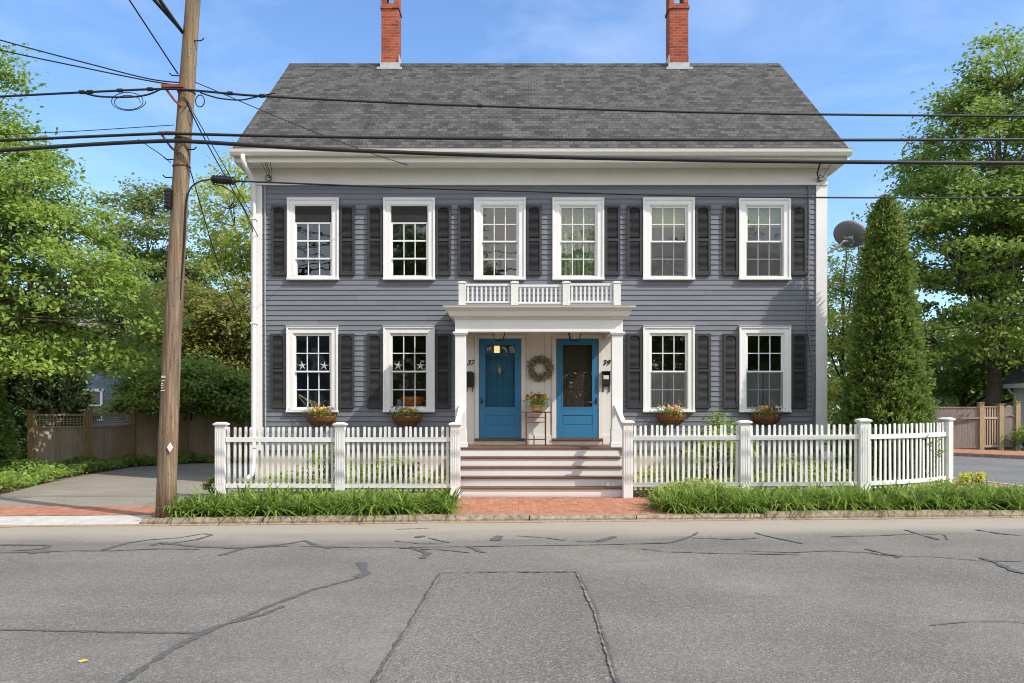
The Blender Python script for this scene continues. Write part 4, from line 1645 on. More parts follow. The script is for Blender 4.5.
mb.box(xc - .085, xc + .085, -.125, -.115, 2.10, 2.23)
mb.box(xc - .074, xc + .074, -.1145, -.035, 2.10, 2.11)
mb.box(xc - .09, xc + .09, -.13, -.034, 2.375, 2.40)
mb.build('box', M['black'], mbx, bevel=0.002)
for s in (-1, 1):
    MB().box(xc + s * .07 - .012, xc + s * .07 + .012, -.045, -.02, 1.96, 2.079).build('bracket', M['black'], mbx)
mb = MB()
mb.box(xc - .062, xc + .055, -.105, -.06, 2.125, 2.315)
tag(mb.build('mail', M['paper']), 'pale pink paper mail sticking out of the mailbox below 39', 'mail')

# porch lanterns on the ceiling
for (x, lab) in ((-0.27, 'black ceiling lantern hanging in front of the door numbered 37'), (1.285, 'black ceiling lantern hanging in front of the door numbered 39')):
    L = thing('porch_lantern', lab, 'lantern', (x, -0.62, 3.30), 'lanterns on the porch ceiling')
    y = -0.62
    mb = MB()
    mb.lathe([(.07, 3.299), (.07, 3.285), (.015, 3.28), (.012, 3.22)], (x, y, 0), 12)
    mb.build('canopy', M['black'], L)
    mb = MB()
    a, b, zt, zb = .135, .085, 3.21, 3.005
    for sx in (-1, 1):
        for sy in (-1, 1):
            mb.tube([(x + sx * a, y + sy * a, zt), (x + sx * b, y + sy * b, zb)], .008, 5)
    for r, zz in ((a, zt), (b, zb)):
        for s in (-1, 1):
            mb.tube([(x - r, y + s * r, zz), (x + r, y + s * r, zz)], .009, 5)
            mb.tube([(x + s * r, y - r, zz), (x + s * r, y + r, zz)], .009, 5)
    mb.add([(x - a, y - a, zt), (x + a, y - a, zt), (x + a, y + a, zt), (x - a, y + a, zt), (x, y, zt + .05)], [(0, 1, 4), (1, 2, 4), (2, 3, 4), (3, 0, 4)])
    mb.build('lantern_frame', M['black'], L)
    mb = MB()
    for sx, sy, tx, ty in ((0, -1, 1, 0), (0, 1, 1, 0), (-1, 0, 0, 1), (1, 0, 0, 1)):
        q = []
        for r, zz, e in ((a - .006, zt, -1), (a - .006, zt, 1), (b - .006, zb, 1), (b - .006, zb, -1)):
            q.append((x + sx * r + tx * e * r, y + sy * r + ty * e * r, zz))
        mb.add(q, [(0, 1, 2, 3)])
    mb.build('pane', M['glass'], L)
    MB().lathe([(.018, 3.06), (.035, 3.10), (.035, 3.14), (.015, 3.19)], (x, y, 0), 10).build('bulb', M['white'], L, smooth=True)

# wreath
wr = thing('wreath', 'round wreath of green leaves and small pink blossoms on the board wall', 'wreath', (0.60, -0.06, 2.46))
n = 1150
th_ = RNG.random(n) * 2 * np.pi
rr = 0.205 + RNG.normal(size=n) * 0.034
pc = np.stack([0.60 + rr * np.cos(th_), -0.075 + RNG.normal(size=n) * 0.022, 2.455 + rr * np.sin(th_)], 1)
pc[:, 1] = np.minimum(pc[:, 1], -0.03)
nm = np.stack([np.cos(th_) * .4, -np.ones(n), np.sin(th_) * .4], 1) + RNG.normal(size=(n, 3)) * .6
leaf_object('leaves', pc, nm, 0.065, 0.026, M['wreath_leaf'], wr)
n = 80
th_ = RNG.random(n) * 2 * np.pi
rr = 0.215 + RNG.normal(size=n) * 0.05
pc = np.stack([0.60 + rr * np.cos(th_), -0.11 + RNG.normal(size=n) * 0.012, 2.455 + rr * np.sin(th_)], 1)
nm = np.stack([np.zeros(n), -np.ones(n), np.zeros(n)], 1) + RNG.normal(size=(n, 3)) * .4
leaf_object('blossoms', pc, nm, 0.034, 0.030, M['petal_pink'], wr)
mb = MB()
mb.tube([(0.60 + .205 * math.cos(2 * math.pi * i / 24), -.055, 2.455 + .205 * math.sin(2 * math.pi * i / 24)) for i in range(25)], .026, 6)
mb.build('ring', M['twig'], wr)

# small iron table
TX0, TX1, TYF, TYB, TZ = 0.20, 0.80, -0.46, -0.13, 1.545
tb = thing('plant_table', 'slim rusty iron table with folding-style legs standing between the doors', 'table', (0.5, -0.3, FLZ))
mb = MB()
mb.box(TX0, TX1, TYF, TYB, TZ - .024, TZ)
mb.build('table_top', M['rust'], tb, bevel=0.006)
for xx in (TX0 + .10, TX1 - .10):
    for yy in (TYF + .04, TYB - .04):
        MB().tube([(xx, yy, FLZ), (xx, yy, TZ - .024)], .010, 6).build('leg', M['rust'], tb)
for yy in (TYF + .04, TYB - .04):
    for zz in (TZ - .12, TZ - .22, FLZ + .12):
        MB().tube([(TX0 + .10, yy, zz), (TX1 - .10, yy, zz)], .006, 6).build('stretcher', M['rust'], tb)

# flower pot
fp = thing('flower_pot', 'yellow pot of red and yellow flowers standing on the iron table', 'flower pot', (0.52, -0.3, TZ))
mb = MB()
mb.lathe([(.098, TZ + .001), (.112, TZ + .05), (.122, TZ + .115), (.130, TZ + .118), (.130, TZ + .135), (.115, TZ + .135), (.108, TZ + .11)], (0.52, -0.3, 0), 20)
mb.build('pot', M['yellow_pot'], fp, smooth=True)


def posy(parent, cx, cy, z, rx, ry, h, nleaf, flowers, leafsize=0.05, mat=None):
    u = RNG.normal(size=(nleaf, 3)) * np.array([rx * .5, ry * .5, h * .28])
    c = np.array([cx, cy, z + h * .42]) + u
    c[:, 2] = np.maximum(c[:, 2], z)
    leaf_object('leaves', c, np.array([0, -.4, .8]) + RNG.normal(size=(nleaf, 3)) * .6, leafsize, leafsize * .5, mat or M['leaf_shrub'], parent)
    for k, (col, fx, cnt, spread, fs) in enumerate(flowers):
        cc, nn = [], []
        for i in range(cnt):
            px_ = cx + fx * rx + RNG.normal() * spread
            py_ = cy + RNG.normal() * ry * .4
            pz_ = z + h * R(.55, 1.0)
            for j in range(6):
                w = j * math.pi / 3
                cc.append((px_ + fs * .4 * math.cos(w), py_ - fs * .1, pz_ + fs * .4 * math.sin(w)))
                nn.append((.4 * math.cos(w), -1.0, .35 + .4 * math.sin(w)))
        leaf_object('blossoms', np.array(cc), np.array(nn) + RNG.normal(size=(len(nn), 3)) * .15, fs, fs * .8, M['petal_' + col], parent)


posy(fp, 0.52, -0.3, TZ + .12, .20, .15, .24, 420, [('red', -.05, 16, .07, .035), ('yellow', .75, 10, .035, .035), ('yellow', -.75, 5, .03, .035), ('red', -.9, 3, .03, .035)], .06)
mb = MB()
mb.box(-0.62, 0.10, -0.50, -0.09, FLZ + .001, FLZ + .018)
tag(mb.build('door_mat', M['mat'], bevel=0.004), 'greenish coir mat on the porch floor before the door numbered 37', 'door mat')

# baskets under the lower windows
BASK = [
    (-4.03, 'hanging coco basket with yellow and purple blooms, white tuft at one end', [('yellow', 0.1, 22, .11, .04), ('purple', .75, 12, .05, .032), ('white', -.85, 9, .05, .03), ('peach', -.35, 5, .05, .04)]),
    (-2.22, 'hanging coco basket in front of the window with an orange bowl', [('yellow', -.05, 12, .07, .04), ('purple', -.6, 12, .06, .03), ('white', .7, 8, .07, .03), ('peach', .05, 6, .05, .04)]),
    (3.37, 'hanging coco basket of peach and red blooms, white flowers at its end', [('peach', .25, 16, .09, .042), ('red', -.2, 8, .06, .035), ('white', -.75, 10, .05, .034), ('yellow', .3, 5, .08, .03)]),
    (5.38, 'hanging coco basket half hidden by leafy shoots beside the fence post', [('peach', -.4, 12, .06, .042), ('red', .25, 12, .08, .035), ('white', .8, 5, .04, .03)]),
]
for bx, lab, fl in BASK:
    B = thing('flower_basket', lab, 'flower basket', (bx, -0.17, 1.42), 'flower baskets below the ground floor windows')
    if bx < 0:
        zt = 1.47
    else:
        zt = 1.49
    mb = MB()
    n, m_ = 16, 6
    vs, fs = [], []
    for i in range(n + 1):
        w = math.pi * i / n
        for j in range(m_ + 1):
            q = j / m_
            rad = (1 - .45 * q ** 2)
            wob = 1 + .04 * math.sin(i * 2.3 + j)
            vs.append((bx - .32 * math.cos(w) * rad * wob, -.062 - .20 * math.sin(w) * rad * wob, zt - .21 * q + R(-.008, .008) * (j == 0)))
    for i in range(n):
        for j in range(m_):
            a = i * (m_ + 1) + j
            fs.append((a, a + 1, a + m_ + 2, a + m_ + 1))
    mb.add(vs, fs)
    mb.build('liner', M['coco'], B, smooth=True)
    mb = MB()
    for z_, k in ((zt + .005, 1.02), (zt - .11, .93)):
        mb.tube([(bx - .32 * math.cos(math.pi * i / 16) * k, -.06 - .21 * math.sin(math.pi * i / 16) * k, z_) for i in range(17)], .006, 5)
    for i in range(1, 16):
        w = math.pi * i / 16
        mb.tube([(bx - .325 * math.cos(w), -.06 - .212 * math.sin(w), zt + .005), (bx - .305 * math.cos(w), -.06 - .20 * math.sin(w), zt - .11), (bx - .19 * math.cos(w), -.06 - .125 * math.sin(w), zt - .215)], .004, 4)
    mb.tube([(bx - .33, -.055, zt), (bx + .33, -.055, zt)], .006, 5)
    mb.build('wire_frame', M['rust'], B)
    posy(B, bx, -.16, zt - .03, .28, .13, .20, 420, fl, .05)
    if bx < -3:
        mb = MB()
        for k in range(8):
            a0 = (bx + R(-.25, .1), -.16, zt)
            mb.tube([a0, (a0[0] + R(-.15, .05), -.2, zt + R(.12, .25)), (a0[0] + R(-.42, .12), -.22, zt + R(.2, .50))], .004, 4)
        mb.build('dry_stalk', M['new_post_wood'], B)
    elif bx > 3:
        mb = MB()
        for k in range(5):
            a0 = (bx + R(-.1, .25), -.16, zt)
            mb.tube([a0, (a0[0] + R(-.08, .08), -.2, zt + R(.12, .2)), (a0[0] + R(-.2, .2), -.22, zt + R(.2, .32))], .0035, 4)
        mb.build('dry_stalk', M['new_post_wood'], B)

# starfish on the meeting rails of the two ground-floor windows beside the corner
SF = [(0, -1, 'white starfish on the rail of the corner window, nearer the house corner'), (0, 1, 'white starfish on the rail of the corner window, nearer the porch'),
      (1, -1, 'white starfish above the orange bowl, nearer the house corner'), (1, 1, 'white starfish above the orange bowl, nearer the porch')]
for wi, s, lab in SF:
    w, sx0, sx1, sz0, sz1, zm = WINS[wi]
    cx = (sx0 + sx1) / 2 + s * 0.235
    zc = zm + .125
    pts = []
    rot = R(-.15, .15)
    for k in range(10):
        a = math.pi / 2 + rot + k * math.pi / 5
        r = 0.112 if k % 2 == 0 else 0.030
        pts.append((cx + r * math.cos(a), zc + r * math.sin(a)))
    yy = 0.016
    mb = MB()
    vs = [(cx, yy - .012, zc)] + [(x_, yy, z_) for x_, z_ in pts] + [(cx, yy + .004, zc)]
    mb.add(vs, [(0, 1 + k, 1 + (k + 1) % 10) for k in range(10)] + [(11, 1 + (k + 1) % 10, 1 + k) for k in range(10)])
    tag(mb.build('starfish_ornament', M['starfish']), lab, 'starfish', 'starfish in the windows')
w, sx0, sx1, sz0, sz1, zm = WINS[1]
cx = -2.16
mb = MB()
n = 20
prof = [(.10, sz0 + .055), (.20, sz0 + .10), (.27, sz0 + .19), (.285, sz0 + .26), (.27, sz0 + .26), (.25, sz0 + .19), (.18, sz0 + .11)]
vs, fs = [], []
for r, z in prof:
    for k in range(n):
        a = 2 * math.pi * k / n
        vs.append((cx + r * math.cos(a), .40 + r * .8 * math.sin(a), z))
for i in range(len(prof) - 1):
    for k in range(n):
        fs.append((i * n + k, i * n + (k + 1) % n, (i + 1) * n + (k + 1) % n, (i + 1) * n + k))
fs.append(tuple(range(n - 1, -1, -1)))
fs.append(tuple(range((len(prof) - 1) * n, len(prof) * n)))
mb.add(vs, fs)
tag(mb.build('bowl', M['orange'], smooth=True), 'wide orange bowl on a ledge behind the window next to the porch', 'bowl')
mb = MB()
mb.box(sx0 - .03, sx1 + .03, .12, .75, sz0 - .03, sz0 + .05)
led = mb.build('window_seat', M['white'], bevel=0.01)
mb = MB()
mb.box(sx0 + .02, sx1 - .01, .62, .72, sz0 + .051, sz0 + .21)
mb.build('seat_back', M['white'], led, bevel=0.03)
tag(led, 'white window seat behind the glass under the orange bowl', 'seat')

# satellite dish on the corner
SD = thing('satellite_dish', 'dark grey satellite dish on a bent mast at the house corner', 'satellite dish', (6.69, 0.35, 4.85))
dc = Vector((7.22, 0.05, 5.31))
nrm_ = Vector((0.28, 0.80, 0.45)).normalized()
ax = nrm_.cross(Vector((0, 0, 1))).normalized()
ay = nrm_.cross(ax).normalized()
mb = MB()
vs, fs = [], []
NR, NA = 6, 32
tilt = math.radians(28)
for side in (0, 1):
    for j in range(NR + 1):
        q = j / NR
        for k in range(NA):
            a = 2 * math.pi * k / NA
            u, v = .345 * q * math.cos(a), .285 * q * math.sin(a)
            uu, vv = u * math.cos(tilt) - v * math.sin(tilt), u * math.sin(tilt) + v * math.cos(tilt)
            dpt = .075 * q * q + (.008 if side else 0)
            vs.append(dc + ax * uu + ay * vv + nrm_ * dpt)
off = (NR + 1) * NA
for j in range(NR):
    for k in range(NA):
        k2 = (k + 1) % NA
        fs.append((j * NA + k, (j + 1) * NA + k, (j + 1) * NA + k2, j * NA + k2))
        fs.append((off + j * NA + k, off + j * NA + k2, off + (j + 1) * NA + k2, off + (j + 1) * NA + k))
for k in range(NA):
    k2 = (k + 1) % NA
    fs.append((NR * NA + k, off + NR * NA + k, off + NR * NA + k2, NR * NA + k2))
mb.add(vs, fs)
mb.build('reflector', M['dish'], SD, smooth=True)
mb = MB()
bk = dc - nrm_ * .06 + Vector((-.03, 0, -.10))
mb.tube([(6.68, 0.30, 4.90), (6.84, 0.22, 4.98), (7.02, 0.08, 5.10), (7.06, 0.0, 5.17), bk], .025, 8)
mb.box(6.665, 6.70, 0.22, 0.38, 4.80, 5.0)
mb.build('mast', M['lead'], SD, smooth=False)
mb = MB()
mb.lathe([(.075, -.03), (.085, 0), (.085, .03), (.05, .05)], mat=Matrix.Translation(bk) @ nrm_.to_track_quat('Z', 'Y').to_matrix().to_4x4(), n=14)
for a in (0.5, 2.1, 3.8, 5.4):
    d = ax * math.cos(a) + ay * math.sin(a)
    mb.tube([bk + d * .05, bk + d * .12 + nrm_ * .05], .014, 5)
mb.build('bracket', M['dish'], SD)
mb = MB()
lo = dc + ax * .20 + ay * .22
tip = dc + nrm_ * .34 + ax * -.02 + Vector((.26, 0, -.17))
mb.tube([dc + Vector((.0, .02, -.22)), tip], .014, 6)
mb.box(tip.x - .035, tip.x + .045, tip.y - .06, tip.y + .04, tip.z - .03, tip.z + .045)
mb.build('receiver_arm', M['dish'], SD)

# ------------------------------------------------------------------ picket fence
def fence_post(parent, x, y, z0, z1, rot=0.0, w=0.085):
    mt = Matrix.Translation((x, y, 0)) @ Matrix.Rotation(rot, 4, 'Z')
    mb = MB()
    mb.box(-w, w, -w, w, z0, z1 - .075, mt)
    for k in (-1, 0, 1):
        mb.box(k * .042 - .006, k * .042 + .006, -w - .006, -w - .0005, z0 + .30, z1 - (.17 if k else .13), mt)
        mb.box(-w - .006, -w - .0005, k * .042 - .006, k * .042 + .006, z0 + .30, z1 - (.17 if k else .13), mt)
    p = mb.build('post', M['fence_white'], parent, bevel=0.004)
    mb = MB()
    mb.box(-w - .012, w + .012, -w - .012, w + .012, z1 - .0745, z1 - .055, mt)
    q = [(-w - .028, z1 - .054), (-w - .028, z1 - .030), (-w - .010, z1 - .012), (-w + .03, z1)]
    a, b = w + .030, w - .03
    vs = []
    for r, z in ((a, z1 - .0545), (a, z1 - .030), (b + .03, z1 - .012), (b, z1)):
        for sx, sy in ((-1, -1), (1, -1), (1, 1), (-1, 1)):
            vs.append(mt @ Vector((sx * r, sy * r, z)))
    fs = [(3, 2, 1, 0), (12, 13, 14, 15)]
    for i in range(3):
        for k in range(4):
            fs.append((i * 4 + k, i * 4 + (k + 1) % 4, (i + 1) * 4 + (k + 1) % 4, (i + 1) * 4 + k))
    mb.add(vs, fs)
    mb.build('cap', M['fence_white'], p, bevel=0.003)
    return p


def fence_span(parent, pts, ztop, zrail, zlow, zbot, n):
    """pickets and two rails along a polyline of (x, y); z values interpolate along it"""
    seg = [Vector((p[0], p[1], 0)) for p in pts]
    lens = [(seg[i + 1] - seg[i]).length for i in range(len(seg) - 1)]
    tot = sum(lens)

    def at(u):
        s = u * tot
        for i, L in enumerate(lens):
            if s <= L or i == len(lens) - 1:
                p = seg[i].lerp(seg[i + 1], s / L)
                d = (seg[i + 1] - seg[i]).normalized()
                return p, d
            s -= L
    lerp = lambda a, u: a[0] + (a[1] - a[0]) * u
    for zz, h in ((zrail, .085), (zlow, .075)):
        mb = MB()
        m_ = max(1, len(seg) - 1) * 3
        vs = []
        for i in range(m_ + 1):
            u = i / m_
            p, d = at(u)
            nn = Vector((d.y, -d.x, 0))
            z = lerp(zz, u)
            for off, dz in ((.032, 0), (.032, h), (.060, h), (.060, 0)):
                q = p + nn * (off - .02)
                vs.append((q.x, q.y, z + dz))
        fs = []
        for i in range(m_):
            for k in range(4):
                fs.append((i * 4 + k, i * 4 + (k + 1) % 4, (i + 1) * 4 + (k + 1) % 4, (i + 1) * 4 + k))
        fs += [(3, 2, 1, 0), (m_ * 4, m_ * 4 + 1, m_ * 4 + 2, m_ * 4 + 3)]
        mb.add(vs, fs)
        mb.build('rail', M['fence_white'], parent, bevel=0.003)
    w = 0.0215
    for k in range(n):
        u = (k + .5) / n
        p, d = at(u)
        z1 = lerp(ztop, u) + R(-.009, .009)
        z0 = lerp(zbot, u)
        ang = math.atan2(d.y, d.x)
        mt = Matrix.Translation((p.x, p.y, 0)) @ Matrix.Rotation(ang, 4, 'Z') @ Matrix.Rotation(R(-.013, .013), 4, 'Y')
        arc = [(w * math.cos(math.pi * i / 6), z1 - w + w * math.sin(math.pi * i / 6)) for i in range(7)]
        MB().prism([(-w, z0), (w, z0)] + arc, -.011, .011, mt).build('picket', M['fence_white'], parent)


FY = -2.46
LF = thing('picket_fence', 'white picket fence from the driveway edge to the steps, two spans', 'fence', (-3.1, FY, 0))
for x, z1 in ((-5.245, 1.365), (-3.095, 1.36), (-1.02, 1.365)):
    fence_post(LF, x, FY, -0.05, z1)
fence_span(LF, [(-5.15, FY), (-3.19, FY)], (1.275, 1.275), (1.005, 1.005), (.18, .18), (.12, .12), 20)
fence_span(LF, [(-3.00, FY), (-1.115, FY)], (1.275, 1.28), (1.005, 1.01), (.18, .18), (.12, .12), 20)
RF = thing('picket_fence', 'white picket fence from the steps to the street corner, its last span curving back', 'fence', (4.2, FY, 0))
CV = [(6.43, FY + .04), (6.94, FY + .185), (7.43, FY + .385), (7.90, FY + .63), (8.32, FY + .92)]
fence_post(RF, 2.085, FY, -0.05, 1.40)
fence_post(RF, 4.19, FY, -0.05, 1.40)
fence_post(RF, 6.335, FY, 0.0, 1.43)
fence_post(RF, 8.40, FY + .98, 0.0, 1.44, math.radians(35))
fence_span(RF, [(2.18, FY), (4.095, FY)], (1.305, 1.31), (1.035, 1.04), (.20, .21), (.14, .15), 20)
fence_span(RF, [(4.285, FY), (6.24, FY)], (1.31, 1.325), (1.04, 1.055), (.21, .22), (.15, .16), 20)
fence_span(RF, CV, (1.325, 1.345), (1.055, 1.075), (.22, .24), (.16, .18), 19)

# ------------------------------------------------------------------ utility pole and wires
PB = Vector((-5.10, -4.98, -0.08))
PT = Vector((-4.60, -4.90, 10.2))


def pole_at(z):
    p = PB.lerp(PT, (z - PB.z) / (PT.z - PB.z))
    p.x -= 0.045 * math.sin(max(0.0, min(1.0, z / 7.6)) * math.pi)
    return p


DP = PB.y - CAM_Y + .0


def wp(px, py, d=None):
    d = d or DP
    return Vector(((px - 512) * d / FPX, CAM_Y + d, EYE + (409 - py) * d / FPX))


UP = thing('utility_pole', 'weathered brown wooden utility pole leaning slightly at the curb', 'utility pole', tuple(PB))
mb = MB()
n = 16
pts, rr = [], []
for i in range(n + 1):
    f = i / n
    p = pole_at(PB.z + (PT.z - PB.z) * f) + Vector((R(-.006, .006), R(-.006, .006), 0))
    pts.append(p)
    rr.append(0.140 - 0.047 * f + R(-.003, .003))
mb.tube(pts, rr, 18)
mb.build('shaft', M['pole'], UP, smooth=True)


def on_pole(z, ang, extra=0.0):
    p = pole_at(z)
    r = 0.140 - 0.047 * (z - PB.z) / (PT.z - PB.z) + extra
    return p + Vector((math.sin(ang) * r, -math.cos(ang) * r, 0))


mb = MB()
c = on_pole(2.42, 0.0, .004)
p = wp(170.5, 447)
tagp = pole_at(p.z)
zc = p.z
xa = p.x + .055
ya = tagp.y - .142
mb.prism([(xa, zc - .072), (xa + .042, zc), (xa, zc + .072), (xa - .042, zc)], ya - .012, ya + .004)
mb.build('diamond_marker', M['white'], UP)
mb = MB()
for zz, w, h in ((2.30, .060, .028), (2.243, .045, .012), (2.10, .055, .018), (2.07, .0, .0)):
    if w:
        xx = pole_at(zz).x - .062
        yy = pole_at(zz).y - .122
        mb.box(xx - w / 2, xx + w / 2, yy - .012, yy + .01, zz - h / 2 - .30 + .07, zz + h / 2 - .30 + .07)
for zz in (1.975, 1.945, 1.91):
    xx = pole_at(zz).x - .062
    yy = pole_at(zz).y - .122
    mb.box(xx - .018, xx + .004, yy - .012, yy + .01, zz - .008, zz + .008)
mb.build('number_tag', M['apron'], UP)
for (px, py, s) in ((196, 41, 1), (176, 76, -1), (189, 150, 1), (174, 160, -1), (172, 178, -1)):
    q = wp(px, py)
    c = pole_at(q.z)
    MB().tube([(c.x, c.y - .05, q.z), (c.x + s * .20, c.y - .07, q.z), (c.x + s * .235, c.y - .07, q.z + .035)], .010, 6).build('step_bolt', M['black'], UP)
# brackets
for zpx, name_ in ((89, 'top'), (136, 'mid')):
    q = wp(180, zpx)
    c = pole_at(q.z)
    mb = MB()
    mb.box(c.x - .30, c.x + .02, c.y - .175, c.y - .135, q.z - .024, q.z + .024)
    mb.tube([(c.x - .26, c.y - .155, q.z - .01), (c.x - .12, c.y - .14, q.z - .20), (c.x - .02, c.y - .12, q.z - .29)], .018, 6)
    mb.build('bracket', M['red_iron'], UP, bevel=0.004)
mb = MB()
for zz in (6.28, 5.58, 5.18):
    c = pole_at(zz)
    mb = MB()
    mb.tube([(c.x + .118 * math.cos(a), c.y + .118 * math.sin(a), zz) for a in [2 * math.pi * i / 18 for i in range(19)]], .014, 5)
    mb.build('strap', M['rust'], UP)
q = wp(174, 200)
mb = MB()
c = pole_at(q.z)
mb.box(c.x - .155, c.x - .075, c.y - .16, c.y - .05, q.z - .14, q.z + .14)
for k in range(5):
    mb.box(c.x - .162, c.x - .068, c.y - .168, c.y - .165 + .01, q.z - .13 + k * .055, q.z - .10 + k * .055)
mb.build('terminal_box', M['black'], UP, bevel=0.008)
mb = MB()
c0 = pole_at(5.2)
pts = [wp(211, 180), wp(200, 182), wp(191, 189), wp(187, 205), wp(185.5, 240), wp(181, 300)]
pts = [Vector((p_.x, pole_at(p_.z).y - .06, p_.z)) for p_ in pts]
mb.tube(smooth_path(pts, 5), .012, 6)
mb.build('riser_cable', M['rubber'], UP)


def wire(pts, r, label, extra=None):
    o = MB().tube(smooth_path(pts), r, 6).build('overhead_wire', M['rubber'], smooth=True)
    return tag(o, label, 'wire', 'wires on the utility pole')


YW = DP - .12       # the wires pass in front of the shaft


def W(px, py, d=YW):
    return wp(px, py, d)


w1 = wire([W(-150, 104), W(0, 96.5), W(90, 92), W(160, 89), W(195, 90.5), W(260, 96), W(400, 103), W(512, 107), W(760, 113.5), W(1024, 116), W(1250, 116)], .017, 'topmost of the thick wires crossing the roof, below the thin one')
wire([W(200, 92.5), W(218, 98), W(240, 100), W(256, 97), W(275, 93)], .011, 'short slack loop of cable sagging just beyond the pole top bracket')
wire([W(-150, 146), W(0, 140.5), W(90, 136.5), W(165, 133.5), W(190, 134), W(300, 136.5), W(512, 139), W(760, 140), W(1024, 139.5), W(1250, 137)], .022, 'thick black cable crossing the roof, second of the thick ones from the top')
wire([W(-150, 160, YW - .05), W(0, 150.5, YW - .05), W(90, 144.5, YW - .05), W(165, 141, YW - .05), W(200, 142, YW - .05), W(320, 149, YW - .05), W(512, 156, YW - .05), W(760, 161, YW - .05), W(1024, 163, YW - .05), W(1250, 162, YW - .05)], .030, 'thickest black cable, passing just below the house eave line')
wire([W(211, 180), W(260, 182), W(400, 187.5), W(512, 191), W(760, 197), W(1024, 197.5), W(1250, 196)], .0125, 'lowest cable, running from the black splice case past the upper windows')
q0, q1 = W(211, 179), W(235, 181)
sc_ = MB()
sc_.tube([q0, q0.lerp(q1, .08), q0.lerp(q1, .92), q1], [.03, .055, .055, .03], 12)
for k in range(7):
    p = q0.lerp(q1, .1 + .8 * k / 6)
    sc_.tube([p, p + (q1 - q0) * .04], .064, 12)
tag(sc_.build('splice_case', M['black']), 'black ribbed splice case hanging on the lowest cable by the pole', 'splice case')
wire([W(212, 184), W(224, 187), W(236, 196), W(247, 214), W(253, 232)], .008, 'thin lead drooping from the splice case towards the house corner')
pt_ = lambda px, py, dz=0: wp(px, py)
wire([wp(186, 83), wp(150, 79), wp(90, 64), wp(0, 40), wp(-130, 2)], .010, 'upper of two thin wires rising steeply from the pole towards the treetop')
wire([wp(184, 86), wp(150, 81), wp(90, 69), wp(0, 50), wp(-130, 20)], .010, 'lower of two thin wires rising from the pole towards the treetop')
wire([wp(190, 80), Vector((-2.5, -1, 6.6)), Vector((1.5, 9, 8.2)), Vector((5, 20, 9.5))], .008, 'thin wire running from the pole back over the house')
wire([wp(178, 74), Vector((-5.4, -8.5, 8.0)), Vector((-6.4, -13, 10.0)), Vector((-7.5, -20, 10.5))], .010, 'single thin wire rising forward from the pole over the street')
wire([wp(183, 33), Vector((-5.35, -7.0, 8.05)), Vector((-6.5, -13, 10.0)), Vector((-7.3, -22, 11.0))], .026, 'inner of two thick cables climbing from the pole over the street')
wire([wp(181, 30), Vector((-5.55, -7.0, 8.0)), Vector((-6.75, -13, 9.9)), Vector((-7.7, -22, 11.0))], .026, 'outer of two thick cables climbing from the pole over the street')
wire([wp(174, 125), wp(135, 127.5), wp(60, 132), wp(-120, 140)], .006, 'thin wire leaving the pole just above the second bracket')
wire([wp(171, 163), wp(160, 154), wp(148, 146), wp(138, 139)], .006, 'short thin guy wire reaching from the pole middle up to the leaves')
wire([wp(188, 103), wp(200, 130), Vector((-6.2, 4, 4.9)), Vector((-9, 14, 3.6))], .009, 'twisted service wire dropping from the pole top behind the house')
wire([wp(189, 105), Vector((-6.0, 3, 5.4)), Vector((-8.2, 16, 3.6))], .007, 'finer of two service wires dropping from the pole top behind the house')
wire([wp(187, 160), Vector((-6.9, 3, 4.0)), Vector((-9.0, 14, 2.8))], .009, 'service wire dropping from the pole middle behind the house')
o = MB().tube([W(128 + (18 - i * .12) * math.cos(i * math.pi / 12), 101 + (10 - i * .08) * math.sin(i * math.pi / 12) + (i // 24) * 1.0) for i in range(49)], .006, 5).build('cable_coil', M['rubber'])
tag(o, 'loose coil of spare cable hanging from the topmost thick wire', 'cable coil')
o = MB().tube([W(200 + 4.5 * math.cos(a), 101 + 6 * math.sin(a)) for a in [2 * math.pi * i / 16 for i in range(17)]], .008, 5).build('cable_coil', M['rubber'])
tag(o, 'tiny tight cable coil close beside the pole bracket', 'cable coil')
for px, py in ((82, 92.5), (90, 92.2), (120, 90.8), (150, 89.5), (230, 93.7), (262, 96.2), (480, 106)):
    p = W(px, py)
    MB().tube([p - Vector((.035, 0, -.005)), p + Vector((.035, 0, .005))], .030, 8).build('clamp', M['rubber'], w1)
wire([W(84, 93), W(100, 96.5), W(130, 97), W(148, 94.5), W(160, 89.5)], .014, 'short second cable sagging below the topmost thick wire at the leaves')
# service heads at the house corners
for (hx, s, lab) in ((-5.14, 1, 'small wire bracket with cable loops on the frieze near the pole'), (6.52, -1, 'small wire bracket with cable loops on the frieze near the dish')):
    SH = thing('service_bracket', lab, 'cable bracket', (hx, -.05, 6.52), 'cable brackets on the frieze')
    MB().lathe([(.03, 0), (.05, .02), (.045, .07), (.02, .09)], mat=Matrix.Translation((hx, -.052, 6.46)) @ Matrix.Rotation(math.radians(90), 4, 'X'), n=10).build('insulator', M['steel'], SH)
    mb = MB()
    for k in range(4):
        a = R(-.14, .14)
        mb.tube(smooth_path([(hx, -.12, 6.46), (hx + a * .8, -.20, 6.52), (hx + a * 1.2, -.42, 6.62), (hx + a * 1.4, -.54, 6.67)], 4), .006, 5)
    mb.tube([(hx + .07 * math.cos(a), -.13 + .02 * math.sin(2 * a), 6.47 + .06 * math.sin(a)) for a in [2 * math.pi * i / 14 for i in range(15)]], .007, 5)
    mb.build('cable_loop', M['rubber'], SH)
